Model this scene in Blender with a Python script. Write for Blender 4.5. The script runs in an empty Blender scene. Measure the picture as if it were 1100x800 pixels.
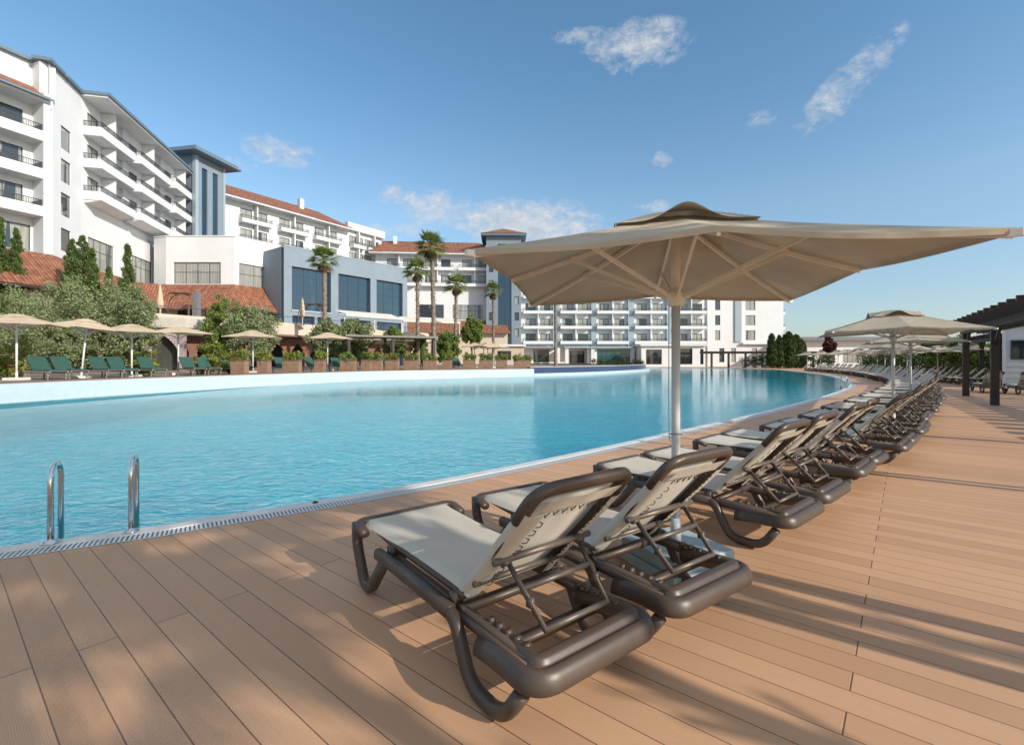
import bpy, math, random
import numpy as np
from mathutils import Vector, Matrix, Euler
random.seed(7)
SC = bpy.context.scene
COL = SC.collection
V = Vector
PI = math.pi
# ------------------------------------------------------------------ camera
H_CAM = 1.5
F_PX, CX, HZ = 517.0, 550.0, 386.0          # focal length and horizon of the photograph, used for measuring
def P(px, py, Y):
    return V(((px-CX)*Y/F_PX, Y, H_CAM+(HZ-py)*Y/F_PX))
def G(px, py, z=0.0):
    Y = F_PX*(H_CAM-z)/(py-HZ)
    return V(((px-CX)*Y/F_PX, Y, z))
cam = bpy.data.cameras.new('camera')
cam.sensor_width = 36.0
cam.lens = F_PX/1100.0*36.0
cam.shift_y = -14/1100.0
cam.clip_start = 0.05
cam.clip_end = 6000
co = bpy.data.objects.new('camera', cam); COL.objects.link(co)
co.location = (0, 0, H_CAM); co.rotation_euler = (PI/2, 0, 0)
SC.camera = co
SC.view_settings.view_transform = 'Standard'
SC.view_settings.look = 'None'
SC.view_settings.exposure = 0
# ------------------------------------------------------------------ sun and sky
EL = math.radians(25)
SUN = V((.815*math.cos(EL), -.575*math.cos(EL), math.sin(EL))).normalized()
ld = bpy.data.lights.new('sun', 'SUN'); ld.energy = 5.0; ld.angle = math.radians(.42); ld.color = (1.0, .92, .80)
lo = bpy.data.objects.new('sun', ld); COL.objects.link(lo)
lo.rotation_euler = (-SUN).to_track_quat('-Z', 'Y').to_euler(); lo.location = (60, -40, 40)

class NT:
    """small helper that wires shader nodes"""
    def __init__(s, tree): s.t = tree; s.n = tree.nodes; s.l = tree.links
    def node(s, typ, **kw):
        n = s.n.new(typ)
        for k, v in kw.items(): setattr(n, k, v)
        return n
    def put(s, sock, v):
        if v is None: return
        if hasattr(v, 'is_output'): s.l.new(v, sock)
        else:
            try: sock.default_value = v
            except Exception:
                sock.default_value = tuple(v)+(1.0,)
    def math(s, op, a, b=None, c=None, clamp=False):
        n = s.node('ShaderNodeMath', operation=op, use_clamp=clamp)
        s.put(n.inputs[0], a); s.put(n.inputs[1], b)
        if c is not None: s.put(n.inputs[2], c)
        return n.outputs[0]
    def vmath(s, op, a, b=None):
        n = s.node('ShaderNodeVectorMath', operation=op)
        s.put(n.inputs[0], a); s.put(n.inputs[1], b)
        return n.outputs['Value'] if op in ('DOT_PRODUCT', 'LENGTH') else n.outputs['Vector']
    def mix(s, f, a, b, mode='MIX'):
        n = s.node('ShaderNodeMix', data_type='RGBA', blend_type=mode)
        s.put(n.inputs['Factor'], f); s.put(n.inputs[6], a); s.put(n.inputs[7], b)
        return n.outputs[2]
    def ramp(s, f, stops):
        n = s.node('ShaderNodeValToRGB')
        e = n.color_ramp.elements
        while len(e) < len(stops): e.new(.5)
        for i, (p, c) in enumerate(stops):
            e[i].position = p; e[i].color = tuple(c)+(1.0,) if len(c) == 3 else c
        s.put(n.inputs[0], f)
        return n.outputs[0]
    def noise(s, vec=None, scale=5.0, detail=3.0, rough=.55, dist=0.0):
        n = s.node('ShaderNodeTexNoise')
        if vec is not None: s.l.new(vec, n.inputs['Vector'])
        n.inputs['Scale'].default_value = scale; n.inputs['Detail'].default_value = detail
        n.inputs['Roughness'].default_value = rough; n.inputs['Distortion'].default_value = dist
        return n.outputs['Fac']
    def mrange(s, f, a, b, c=0.0, d=1.0):
        n = s.node('ShaderNodeMapRange')
        s.put(n.inputs[0], f)
        for i, v in enumerate((a, b, c, d)): n.inputs[i+1].default_value = v
        return n.outputs[0]
    def bump(s, h, strength=.3, dist=.02, normal=None):
        n = s.node('ShaderNodeBump')
        n.inputs['Strength'].default_value = strength; n.inputs['Distance'].default_value = dist
        s.put(n.inputs['Height'], h)
        if normal is not None: s.l.new(normal, n.inputs['Normal'])
        return n.outputs[0]
    def mapping(s, vec, scale=(1, 1, 1), rot=(0, 0, 0), loc=(0, 0, 0)):
        n = s.node('ShaderNodeMapping')
        s.l.new(vec, n.inputs[0]); n.inputs['Scale'].default_value = scale
        n.inputs['Rotation'].default_value = rot; n.inputs['Location'].default_value = loc
        return n.outputs[0]

def lin(r, g, b):
    f = lambda c: ((c/255+.055)/1.055)**2.4 if c > 10 else c/255/12.92
    return (f(r), f(g), f(b))

world = bpy.data.worlds.new('World'); SC.world = world; world.use_nodes = True
wt = NT(world.node_tree); world.node_tree.nodes.clear()
sky = wt.node('ShaderNodeTexSky', sky_type='NISHITA')
sky.sun_disc = False; sky.sun_elevation = EL; sky.sun_rotation = math.atan2(SUN.x, SUN.y)
sky.air_density = 1.0; sky.dust_density = .6; sky.ozone_density = 1.6; sky.altitude = 0
tc = wt.node('ShaderNodeTexCoord').outputs['Generated']
sx = wt.node('ShaderNodeSeparateXYZ'); wt.l.new(tc, sx.inputs[0])
X_, Y_, Z_ = sx.outputs
az = wt.math('ARCTAN2', X_, Y_)
el = wt.math('ARCSINE', Z_)
n1 = wt.noise(tc, 13.0, 9.0, .66, .5)
n2 = wt.noise(wt.mapping(tc, (1, 1, 1.8), loc=(3.1, 1.7, .4)), 40.0, 7.0, .65, .4)
nn = wt.math('ADD', wt.math('MULTIPLY', n1, .55), wt.math('MULTIPLY', n2, .45))
total = None
def blob(px, py, wx, wy, k=1.0, tilt=0.0):
    """a patch of sky (azimuth, elevation) where cloud may form"""
    global total
    a0 = math.atan((px-CX)/F_PX); e0 = math.atan((HZ-py)/F_PX*math.cos(a0))
    sa = wx/F_PX*math.cos(a0)**2; se = wy/F_PX*math.cos(a0)
    da = wt.math('SUBTRACT', az, a0); de = wt.math('SUBTRACT', el, e0)
    if tilt:
        de = wt.math('SUBTRACT', de, wt.math('MULTIPLY', da, tilt))
    q = wt.math('ADD', wt.math('POWER', wt.math('ABSOLUTE', wt.math('DIVIDE', da, sa)), 2.0), wt.math('POWER', wt.math('ABSOLUTE', wt.math('DIVIDE', de, se)), 2.0))
    m = wt.math('MULTIPLY', wt.math('SUBTRACT', 1.0, q), k)
    total = m if total is None else wt.math('MAXIMUM', total, m)
blob(684, 50, 66, 24); blob(910, 92, 66, 26, 1.0, .62); blob(622, 38, 34, 8, .7)
blob(424, 209, 30, 11); blob(470, 226, 48, 22, 1.1); blob(565, 243, 88, 32, 1.6); blob(300, 163, 48, 18, .75)
blob(711, 171, 14, 9, .7); blob(700, 222, 24, 8, .6); blob(440, 246, 50, 10, .7); blob(250, 176, 40, 8, .5); blob(818, 127, 20, 9, .45)
blob(1500, 250, 260, 40, .9); blob(-600, 200, 300, 60, .9)
# unseen bright cloud added overhead and behind the camera to lift the shadows
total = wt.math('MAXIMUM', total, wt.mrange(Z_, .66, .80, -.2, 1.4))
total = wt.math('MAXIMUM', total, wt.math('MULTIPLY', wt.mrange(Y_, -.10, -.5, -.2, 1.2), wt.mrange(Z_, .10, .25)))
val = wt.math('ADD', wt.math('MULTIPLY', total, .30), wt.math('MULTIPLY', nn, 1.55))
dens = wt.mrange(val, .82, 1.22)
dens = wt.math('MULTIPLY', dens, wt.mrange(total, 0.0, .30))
ccol = wt.mix(wt.mrange(n2, .35, .7), (.56, .62, .70, 1), (.86, .85, .84, 1))
hs = wt.node('ShaderNodeHueSaturation'); hs.inputs['Value'].default_value = 1.75; hs.inputs['Saturation'].default_value = 1.05; wt.l.new(sky.outputs[0], hs.inputs['Color'])
bgs = wt.node('ShaderNodeBackground'); 
grade = wt.ramp(Z_, [(0.0, (.43, .49, .585)), (.10, (.53, .55, .585)), (.28, (.70, .735, .70)), (.5, (.58, .735, .735))])
wt.l.new(wt.mix(1.0, hs.outputs[0], grade, 'MULTIPLY'), bgs.inputs[0]); bgs.inputs[1].default_value = .15
bgc = wt.node('ShaderNodeBackground'); wt.l.new(ccol, bgc.inputs[0]); wt.l.new(wt.mrange(Z_, .58, .75, .94, 1.05), bgc.inputs[1])  # the added overhead cloud is brightened further for fill
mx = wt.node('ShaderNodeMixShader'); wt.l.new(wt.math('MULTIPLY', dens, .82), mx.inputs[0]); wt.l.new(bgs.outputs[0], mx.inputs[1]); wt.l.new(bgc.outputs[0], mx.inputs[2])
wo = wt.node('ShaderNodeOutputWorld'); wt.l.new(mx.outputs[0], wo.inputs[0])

# ------------------------------------------------------------------ materials
def new_mat(name):
    m = bpy.data.materials.new(name); m.use_nodes = True
    m.node_tree.nodes.clear()
    t = NT(m.node_tree)
    b = t.node('ShaderNodeBsdfPrincipled'); o = t.node('ShaderNodeOutputMaterial')
    t.l.new(b.outputs[0], o.inputs[0])
    return m, t, b, o
def simple(name, c, rough=.6, metal=0.0, var=.12, vs=3.0, bump=0.0, bs=60.0, spec=.5, sheen=0.0, stain=0.0, coat=0.0):
    m, t, b, o = new_mat(name)
    g = t.node('ShaderNodeTexCoord').outputs['Object']
    geo = t.node('ShaderNodeNewGeometry').outputs['Position']
    n = t.noise(geo, vs, 5, .6)
    lo_ = tuple(x*(1-var) for x in c); hi = tuple(min(1, x*(1+var)) for x in c)
    col = t.ramp(n, [(.3, lo_), (.7, hi)])
    if stain:
        st = t.noise(t.mapping(geo, (1.2, 1.2, .12)), 1.6, 5, .65)
        col = t.mix(t.mrange(st, .52, .8, 0, stain), col, tuple(x*.6 for x in c)+(1,))
    t.l.new(col, b.inputs['Base Color'])
    b.inputs['Metallic'].default_value = metal
    t.l.new(t.mrange(t.noise(g, vs*2.3, 4), .3, .7, rough*.85, min(1, rough*1.15)), b.inputs['Roughness'])
    b.inputs['Specular IOR Level'].default_value = spec
    if coat: b.inputs['Coat Weight'].default_value = coat
    if bump: t.l.new(t.bump(t.noise(g, bs, 3), bump, .01), b.inputs['Normal'])
    return m
M = {}
M['plaster'] = simple('white_plaster', (.675, .69, .705), .8, var=.04, vs=.35, bump=.12, bs=25, stain=.18)
M['plaster2'] = simple('cream_plaster', (.56, .46, .37), .8, var=.06, vs=.5, bump=.12, bs=25, stain=.2)
M['bluegrey'] = simple('blue_grey_render', (.20, .25, .305), .7, var=.05, vs=.4, bump=.1, bs=25, stain=.15)
M['bluepanel'] = simple('pale_blue_panel', (.30, .37, .42), .7, var=.05, vs=.4)
M['trimblue'] = simple('slate_trim', (.13, .19, .25), .5, var=.08)
M['frame_dark'] = simple('dark_window_frame', (.05, .055, .06), .45)
M['rail'] = simple('dark_rail_paint', (.045, .048, .052), .45)
M['plastic'] = simple('brown_resin', (.068, .046, .034), .42, var=.10, vs=2.5, bump=.06, bs=220, spec=.55)
M['bracket'] = simple('bronze_bracket', (.125, .102, .085), .42, metal=.3, var=.15, vs=12)
M['lace'] = simple('brown_lace_cord', (.05, .038, .03), .8)
M['steel'] = simple('polished_steel', (.66, .66, .65), .16, metal=1.0, var=.08, vs=8)
M['steel_w'] = simple('white_post_paint', (.57, .57, .56), .4, var=.07, vs=5)
M['alu_tan'] = simple('tan_aluminium', (.78, .70, .58), .45, metal=.0, var=.1, vs=6)
M['wood_dark'] = simple('dark_stained_timber', (.030, .021, .017), .55, var=.3, vs=6, bump=.3, bs=40)
M['wood_brown'] = simple('weathered_brown_timber', (.16, .10, .07), .7, var=.25, vs=6, bump=.3, bs=40)
M['wood_grey'] = simple('weathered_grey_timber', (.20, .18, .16), .75, var=.2, vs=6)
M['green_cloth'] = simple('dark_green_canvas', (.022, .075, .062), .8, var=.15, vs=6)
M['cushion'] = simple('black_cushion', (.03, .03, .034), .8)
M['base_block'] = simple('painted_concrete_block', (.36, .44, .45), .75, var=.1, vs=7, bump=.2, bs=70)
M['coping'] = simple('pale_pool_stone', (.63, .62, .59), .35, var=.1, vs=5, bump=.05, bs=60)
M['stone'] = simple('terrace_stone', (.26, .20, .16), .8, var=.15, vs=2, bump=.15, bs=20)
M['earth'] = simple('dry_ground', (.20, .17, .12), .95, var=.3, vs=.2)
M['brick'] = simple('brown_red_brick', (.20, .095, .065), .85, var=.3, vs=4, bump=.2, bs=30)
M['trunk'] = simple('grey_bark', (.15, .115, .085), .9, var=.3, vs=8, bump=.5, bs=40)
M['palm_trunk'] = simple('palm_bark', (.21, .165, .125), .9, var=.45, vs=6, bump=.5, bs=30)
M['mosaic_dark'] = simple('navy_tile', (.04, .062, .13), .25, var=.3, vs=12)
M['kiosk'] = simple('white_painted_louvre', (.60, .66, .70), .6, var=.05)
M['roof_grey'] = simple('grey_metal_roof', (.16, .17, .19), .5, var=.1)
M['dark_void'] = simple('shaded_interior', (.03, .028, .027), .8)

def cloth(name, c, trans=.25, weave=420.0, rough=.9, var=.08, wr=1.0):
    m, t, b, o = new_mat(name)
    g = t.node('ShaderNodeTexCoord').outputs['Object']
    n = t.noise(g, 4.0, 5, .6)
    col = t.ramp(n, [(.3, tuple(x*(1-var) for x in c)), (.72, tuple(x*(1+var) for x in c))])
    t.l.new(col, b.inputs['Base Color']); b.inputs['Roughness'].default_value = rough
    b.inputs['Specular IOR Level'].default_value = .25
    w = t.node('ShaderNodeTexVoronoi'); t.l.new(g, w.inputs['Vector']); w.inputs['Scale'].default_value = weave
    big = t.noise(g, 7.0, 2)
    nm = t.bump(w.outputs[0], .12, .004)
    nm = t.bump(big, .35*wr, .03, nm)
    nm = t.bump(t.noise(t.mapping(g, (1, 1, 1)), 2.2, 3, .6, 1.0), .30*wr, .06, nm)
    t.l.new(nm, b.inputs['Normal'])
    tr = t.node('ShaderNodeBsdfTranslucent'); t.l.new(col, tr.inputs[0])
    ms = t.node('ShaderNodeMixShader'); ms.inputs[0].default_value = trans
    t.l.new(b.outputs[0], ms.inputs[1]); t.l.new(tr.outputs[0], ms.inputs[2]); t.l.new(ms.outputs[0], o.inputs[0])
    return m
M['sling'] = cloth('taupe_mesh_sling', (.66, .61, .52), .22, var=.04, wr=.2)
M['canopy'] = cloth('taupe_canvas', (.485, .405, .30), .08, 300)
M['canopy_c'] = cloth('cream_canvas', (.66, .53, .38), .22, 200)
M['awning'] = cloth('white_awning_canvas', (.74, .70, .64), .2, 200)
M['parasol_w'] = cloth('pale_grey_canvas', (.43, .375, .295), .15, 200)

def leaf_mat(name, dark, light, trans=.3, hue=None):
    m, t, b, o = new_mat(name)
    gn = t.node('ShaderNodeNewGeometry')
    rnd = gn.outputs['Random Per Island']
    n = t.noise(gn.outputs['Position'], .9, 3)
    f = t.math('ADD', t.math('MULTIPLY', rnd, .6), t.mrange(n, .3, .7, 0, .4))
    col = t.ramp(f, [(.1, dark), (.9, light)])
    if hue is not None: col = t.mix(t.mrange(rnd, .90, .95), col, hue+(1,))
    t.l.new(col, b.inputs['Base Color']); b.inputs['Roughness'].default_value = .55
    b.inputs['Specular IOR Level'].default_value = .3
    tr = t.node('ShaderNodeBsdfTranslucent'); t.l.new(col, tr.inputs[0])
    ms = t.node('ShaderNodeMixShader'); ms.inputs[0].default_value = trans
    t.l.new(b.outputs[0], ms.inputs[1]); t.l.new(tr.outputs[0], ms.inputs[2]); t.l.new(ms.outputs[0], o.inputs[0])
    return m
M['olive'] = leaf_mat('olive_leaves', (.105, .145, .055), (.36, .41, .21), .28)
M['cypress'] = leaf_mat('cypress_needles', (.045, .08, .02), (.16, .225, .06), .28)
M['green'] = leaf_mat('fresh_leaves', (.085, .14, .03), (.33, .41, .11), .4)
M['yellowgreen'] = leaf_mat('flowering_leaves', (.11, .16, .03), (.34, .38, .09), .35, (.35, .12, .05))
M['hedge'] = leaf_mat('hedge_leaves', (.022, .042, .012), (.085, .13, .035), .2)
M['frond'] = leaf_mat('palm_fronds', (.07, .11, .022), (.25, .31, .08), .3)
M['frond_dry'] = leaf_mat('dry_palm_fronds', (.13, .09, .05), (.28, .20, .11), .2)
M['redtree'] = leaf_mat('purple_leaves', (.05, .018, .02), (.13, .05, .05), .2)

def glass_mat(name, dark, light, p=.5, rough=.04):
    """a window: dark room or pale curtain behind glossy glass, picked per pane"""
    m, t, b, o = new_mat(name)
    oi = t.node('ShaderNodeObjectInfo').outputs['Random']
    pos = t.node('ShaderNodeNewGeometry').outputs['Position']
    fold = t.noise(t.mapping(pos, (6, 6, .15)), 2.0, 2)
    cur = t.mix(t.mrange(fold, .35, .65), light+(1,), tuple(x*.62 for x in light)+(1,))
    side = t.noise(t.mapping(pos, (.8, .8, .05)), 1.0, 1)
    pick = t.math('GREATER_THAN', t.math('ADD', t.math('MULTIPLY', oi, .5), t.math('MULTIPLY', side, .5)), p)
    col = t.mix(pick, dark+(1,), cur)
    t.l.new(col, b.inputs['Base Color']); b.inputs['Roughness'].default_value = rough
    b.inputs['Specular IOR Level'].default_value = .9
    t.l.new(t.bump(t.noise(pos, .7, 2), .03, .05), b.inputs['Normal'])
    return m
M['glass'] = glass_mat('hotel_window_glass', (.035, .045, .05), (.36, .36, .34), .42)
M['glass_blue'] = glass_mat('blue_tinted_glass', (.012, .040, .075), (.022, .065, .105), .5, .06)
M['glass_teal'] = glass_mat('teal_tinted_glass', (.02, .09, .10), (.05, .17, .18), .5, .06)
M['glass_dark'] = glass_mat('shaded_ground_floor_glass', (.02, .025, .03), (.10, .10, .095), .6)

# terracotta tiles: uses UV (metres along the eave, metres up the slope)
m, t, b, o = new_mat('terracotta_tiles'); M['tiles'] = m
uv = t.node('ShaderNodeUVMap').outputs[0]
s2 = t.node('ShaderNodeSeparateXYZ'); t.l.new(uv, s2.inputs[0])
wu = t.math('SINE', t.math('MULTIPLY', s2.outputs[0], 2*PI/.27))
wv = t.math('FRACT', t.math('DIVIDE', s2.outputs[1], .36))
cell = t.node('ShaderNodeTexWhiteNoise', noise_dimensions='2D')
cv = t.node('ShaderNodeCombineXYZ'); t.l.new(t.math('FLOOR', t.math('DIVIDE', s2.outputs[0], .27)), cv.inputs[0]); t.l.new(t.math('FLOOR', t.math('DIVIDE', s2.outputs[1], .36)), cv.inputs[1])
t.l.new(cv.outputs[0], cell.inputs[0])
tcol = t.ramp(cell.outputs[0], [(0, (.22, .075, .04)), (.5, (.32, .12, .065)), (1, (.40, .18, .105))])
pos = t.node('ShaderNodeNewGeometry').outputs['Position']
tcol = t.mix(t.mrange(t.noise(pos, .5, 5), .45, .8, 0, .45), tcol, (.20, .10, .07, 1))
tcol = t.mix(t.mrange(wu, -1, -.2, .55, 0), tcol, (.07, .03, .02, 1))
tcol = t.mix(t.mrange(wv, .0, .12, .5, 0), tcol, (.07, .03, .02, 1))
t.l.new(tcol, b.inputs['Base Color']); b.inputs['Roughness'].default_value = .85
t.l.new(t.bump(t.math('ADD', wu, t.math('MULTIPLY', wv, -.8)), .7, .05), b.inputs['Normal'])

# deck boards
PU = (.634, .773, 0)       # across the boards
PV = (-.773, .634, 0)      # along the boards
m, t, b, o = new_mat('composite_deck_boards'); M['deck'] = m
pos = t.node('ShaderNodeNewGeometry').outputs['Position']
u = t.vmath('DOT_PRODUCT', pos, PU); v = t.vmath('DOT_PRODUCT', pos, PV)
W_ = .166
ui = t.math('DIVIDE', u, W_); idx = t.math('FLOOR', ui); fr = t.math('FRACT', ui)
edge = t.math('MULTIPLY', t.math('MINIMUM', fr, t.math('SUBTRACT', 1.0, fr)), W_)
gap = t.mrange(edge, .0014, .0032, 1, 0)
par = t.math('FLOORED_MODULO', idx, 2.0)
LB = 6.2
vj = t.math('DIVIDE', t.math('ADD', t.math('SUBTRACT', v, .2), t.math('MULTIPLY', par, LB*.5)), LB)
jf = t.math('FRACT', vj); ji = t.math('FLOOR', vj)
je = t.math('MULTIPLY', t.math('MINIMUM', jf, t.math('SUBTRACT', 1.0, jf)), LB)
jgap = t.mrange(je, .002, .0042, 1, 0)
jx = t.node('ShaderNodeTexWhiteNoise', noise_dimensions='2D')
cv = t.node('ShaderNodeCombineXYZ'); t.l.new(idx, cv.inputs[0]); t.l.new(ji, cv.inputs[1]); t.l.new(cv.outputs[0], jx.inputs[0])
base = t.ramp(jx.outputs[0], [(0, (.49, .280, .158)), (.5, (.55, .318, .182)), (1, (.61, .358, .207))])
cg = t.node('ShaderNodeCombineXYZ'); t.l.new(t.math('MULTIPLY', u, 60.0), cg.inputs[0]); t.l.new(t.math('MULTIPLY', v, 1.4), cg.inputs[1]); t.l.new(t.math('MULTIPLY', idx, 3.7), cg.inputs[2])
grain = t.noise(cg.outputs[0], 1.0, 4, .6)
base = t.mix(t.mrange(grain, .3, .75, 0, .16), base, (.38, .195, .10, 1))
dirt = t.noise(pos, .8, 6, .65)
base = t.mix(t.mrange(dirt, .45, .75, 0, .35), base, (.58, .36, .22, 1))
spots = t.noise(pos, 14.0, 4, .7)
base = t.mix(t.mrange(spots, .62, .8, 0, .28), base, (.26, .155, .098, 1))
allgap = t.math('MAXIMUM', gap, jgap)
base = t.mix(allgap, base, (.16, .092, .056, 1))
t.l.new(base, b.inputs['Base Color'])
t.l.new(t.mrange(dirt, .3, .7, .42, .62), b.inputs['Roughness']); b.inputs['Specular IOR Level'].default_value = .35
rib = t.math('SINE', t.math('MULTIPLY', u, 2*PI/.0083))
hgt = t.math('ADD', t.math('MULTIPLY', rib, .22), t.math('MULTIPLY', allgap, -2.0))
hgt = t.math('ADD', hgt, t.math('MULTIPLY', grain, .25))
t.l.new(t.bump(hgt, .5, .004), b.inputs['Normal'])

# grating along the pool: UV u = metres along, v across
m, t, b, o = new_mat('white_overflow_grating'); M['grate'] = m
uv = t.node('ShaderNodeUVMap').outputs[0]
s2 = t.node('ShaderNodeSeparateXYZ'); t.l.new(uv, s2.inputs[0])
sl = t.math('FRACT', t.math('DIVIDE', s2.outputs[0], .034))
slot = t.mrange(t.math('ABSOLUTE', t.math('SUBTRACT', sl, .5)), .17, .23, 1, 0)
vin = t.math('MULTIPLY', t.math('GREATER_THAN', s2.outputs[1], .018), t.math('LESS_THAN', s2.outputs[1], .152))
slot = t.math('MULTIPLY', slot, vin)
t.l.new(t.mix(slot, (.66, .66, .64, 1), (.045, .085, .13, 1)), b.inputs['Base Color']); b.inputs['Roughness'].default_value = .4
t.l.new(t.bump(t.math('MULTIPLY', slot, -1.0), .8, .01), b.inputs['Normal'])

# pool tiles
def tile_mat(name, c1, c2, mottle, size, rough=.2):
    m, t, b, o = new_mat(name)
    pos = t.node('ShaderNodeNewGeometry').outputs['Position']
    br = t.node('ShaderNodeTexWhiteNoise', noise_dimensions='3D')
    t.l.new(t.vmath('FLOOR', t.vmath('SCALE', pos)), br.inputs[0])
    sc = br.inputs[0].links[0].from_node.inputs[0].links[0].from_node; sc.inputs['Scale'].default_value = 1/size
    col = t.ramp(br.outputs[0], [(0, c1), (1, c2)])
    big = t.noise(pos, .9, 5, .65)
    col = t.mix(t.mrange(big, .35, .7, 0, .5), col, mottle+(1,))
    t.l.new(col, b.inputs['Base Color']); b.inputs['Roughness'].default_value = rough
    return m
M['tile_wall'] = tile_mat('pale_blue_mosaic', (.43, .51, .55), (.47, .55, .58), (.47, .54, .565), .16, .3)
M['tile_floor'] = tile_mat('turquoise_pool_mosaic', (.0, .52, .68), (.09, .97, .99), (.0, .42, .70), .10, .3)  # floor colours are mottled to paint in light rippling through the water

m, t, b, o = new_mat('pool_water'); M['water'] = m
m.node_tree.nodes.remove(b)
pos = t.node('ShaderNodeNewGeometry').outputs['Position']
w1 = t.noise(t.mapping(pos, (1, 1.5, 1), rot=(0, 0, .45)), 1.15, 4, .6, 1.2)
w2 = t.noise(t.mapping(pos, (1.0, 1.7, 1), rot=(0, 0, .3)), 3.6, 4, .6, 1.5)
w3 = t.noise(pos, 15.0, 2, .5)
hh = t.math('ADD', t.math('ADD', t.math('MULTIPLY', w1, .8), t.math('MULTIPLY', w2, .60)), t.math('MULTIPLY', w3, .16))
sp = t.node('ShaderNodeSeparateXYZ'); t.l.new(pos, sp.inputs[0])
calm = t.mrange(t.math('ADD', sp.outputs[1], t.math('MULTIPLY', t.noise(pos, .12, 3), 10.0)), 9, 26, 1.75, .10)
hh = t.math('MULTIPLY', hh, calm)
nrm = t.bump(hh, .75, .060)
fres = t.node('ShaderNodeFresnel'); fres.inputs[0].default_value = 1.333; t.l.new(nrm, fres.inputs['Normal'])
gl = t.node('ShaderNodeBsdfGlossy'); gl.inputs['Roughness'].default_value = .03; t.l.new(nrm, gl.inputs['Normal']); gl.inputs[0].default_value = (.97, .98, 1, 1)
rf = t.node('ShaderNodeBsdfRefraction'); rf.inputs['IOR'].default_value = 1.333; rf.inputs['Roughness'].default_value = 0.0; t.l.new(nrm, rf.inputs['Normal']); rf.inputs[0].default_value = (.70, .99, 1, 1)
tp = t.node('ShaderNodeBsdfTransparent'); tp.inputs[0].default_value = (.72, .99, 1, 1)
m1 = t.node('ShaderNodeMixShader'); m1.inputs[0].default_value = .32; t.l.new(tp.outputs[0], m1.inputs[1]); t.l.new(rf.outputs[0], m1.inputs[2])
m2 = t.node('ShaderNodeMixShader'); t.l.new(t.math('MULTIPLY', fres.outputs[0], .74), m2.inputs[0]); t.l.new(m1.outputs[0], m2.inputs[1]); t.l.new(gl.outputs[0], m2.inputs[2])
t.l.new(m2.outputs[0], o.inputs[0])

# moorish gate tiles
m, t, b, o = new_mat('patterned_arch_tiles'); M['arch_tiles'] = m
g = t.node('ShaderNodeTexCoord').outputs['Object']
vo = t.node('ShaderNodeTexVoronoi', feature='F1'); t.l.new(g, vo.inputs['Vector']); vo.inputs['Scale'].default_value = 5.0; vo.inputs['Randomness'].default_value = .15
t.l.new(t.ramp(vo.outputs[0], [(.25, (.62, .58, .60)), (.42, (.42, .34, .40)), (.6, (.36, .26, .28))]), b.inputs['Base Color']); b.inputs['Roughness'].default_value = .5

# planter: horizontal boards
m, t, b, o = new_mat('planter_boards'); M['planter'] = m
pos = t.node('ShaderNodeNewGeometry').outputs['Position']
s2 = t.node('ShaderNodeSeparateXYZ'); t.l.new(pos, s2.inputs[0])
fz = t.math('FRACT', t.math('DIVIDE', s2.outputs[2], .125))
gp = t.mrange(t.math('MINIMUM', fz, t.math('SUBTRACT', 1.0, fz)), .04, .10, 1, 0)
pc = t.ramp(t.noise(pos, 3.0, 4), [(.3, (.22, .13, .085)), (.7, (.33, .20, .13))])
t.l.new(t.mix(gp, pc, (.05, .03, .02, 1)), b.inputs['Base Color']); b.inputs['Roughness'].default_value = .75

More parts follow.
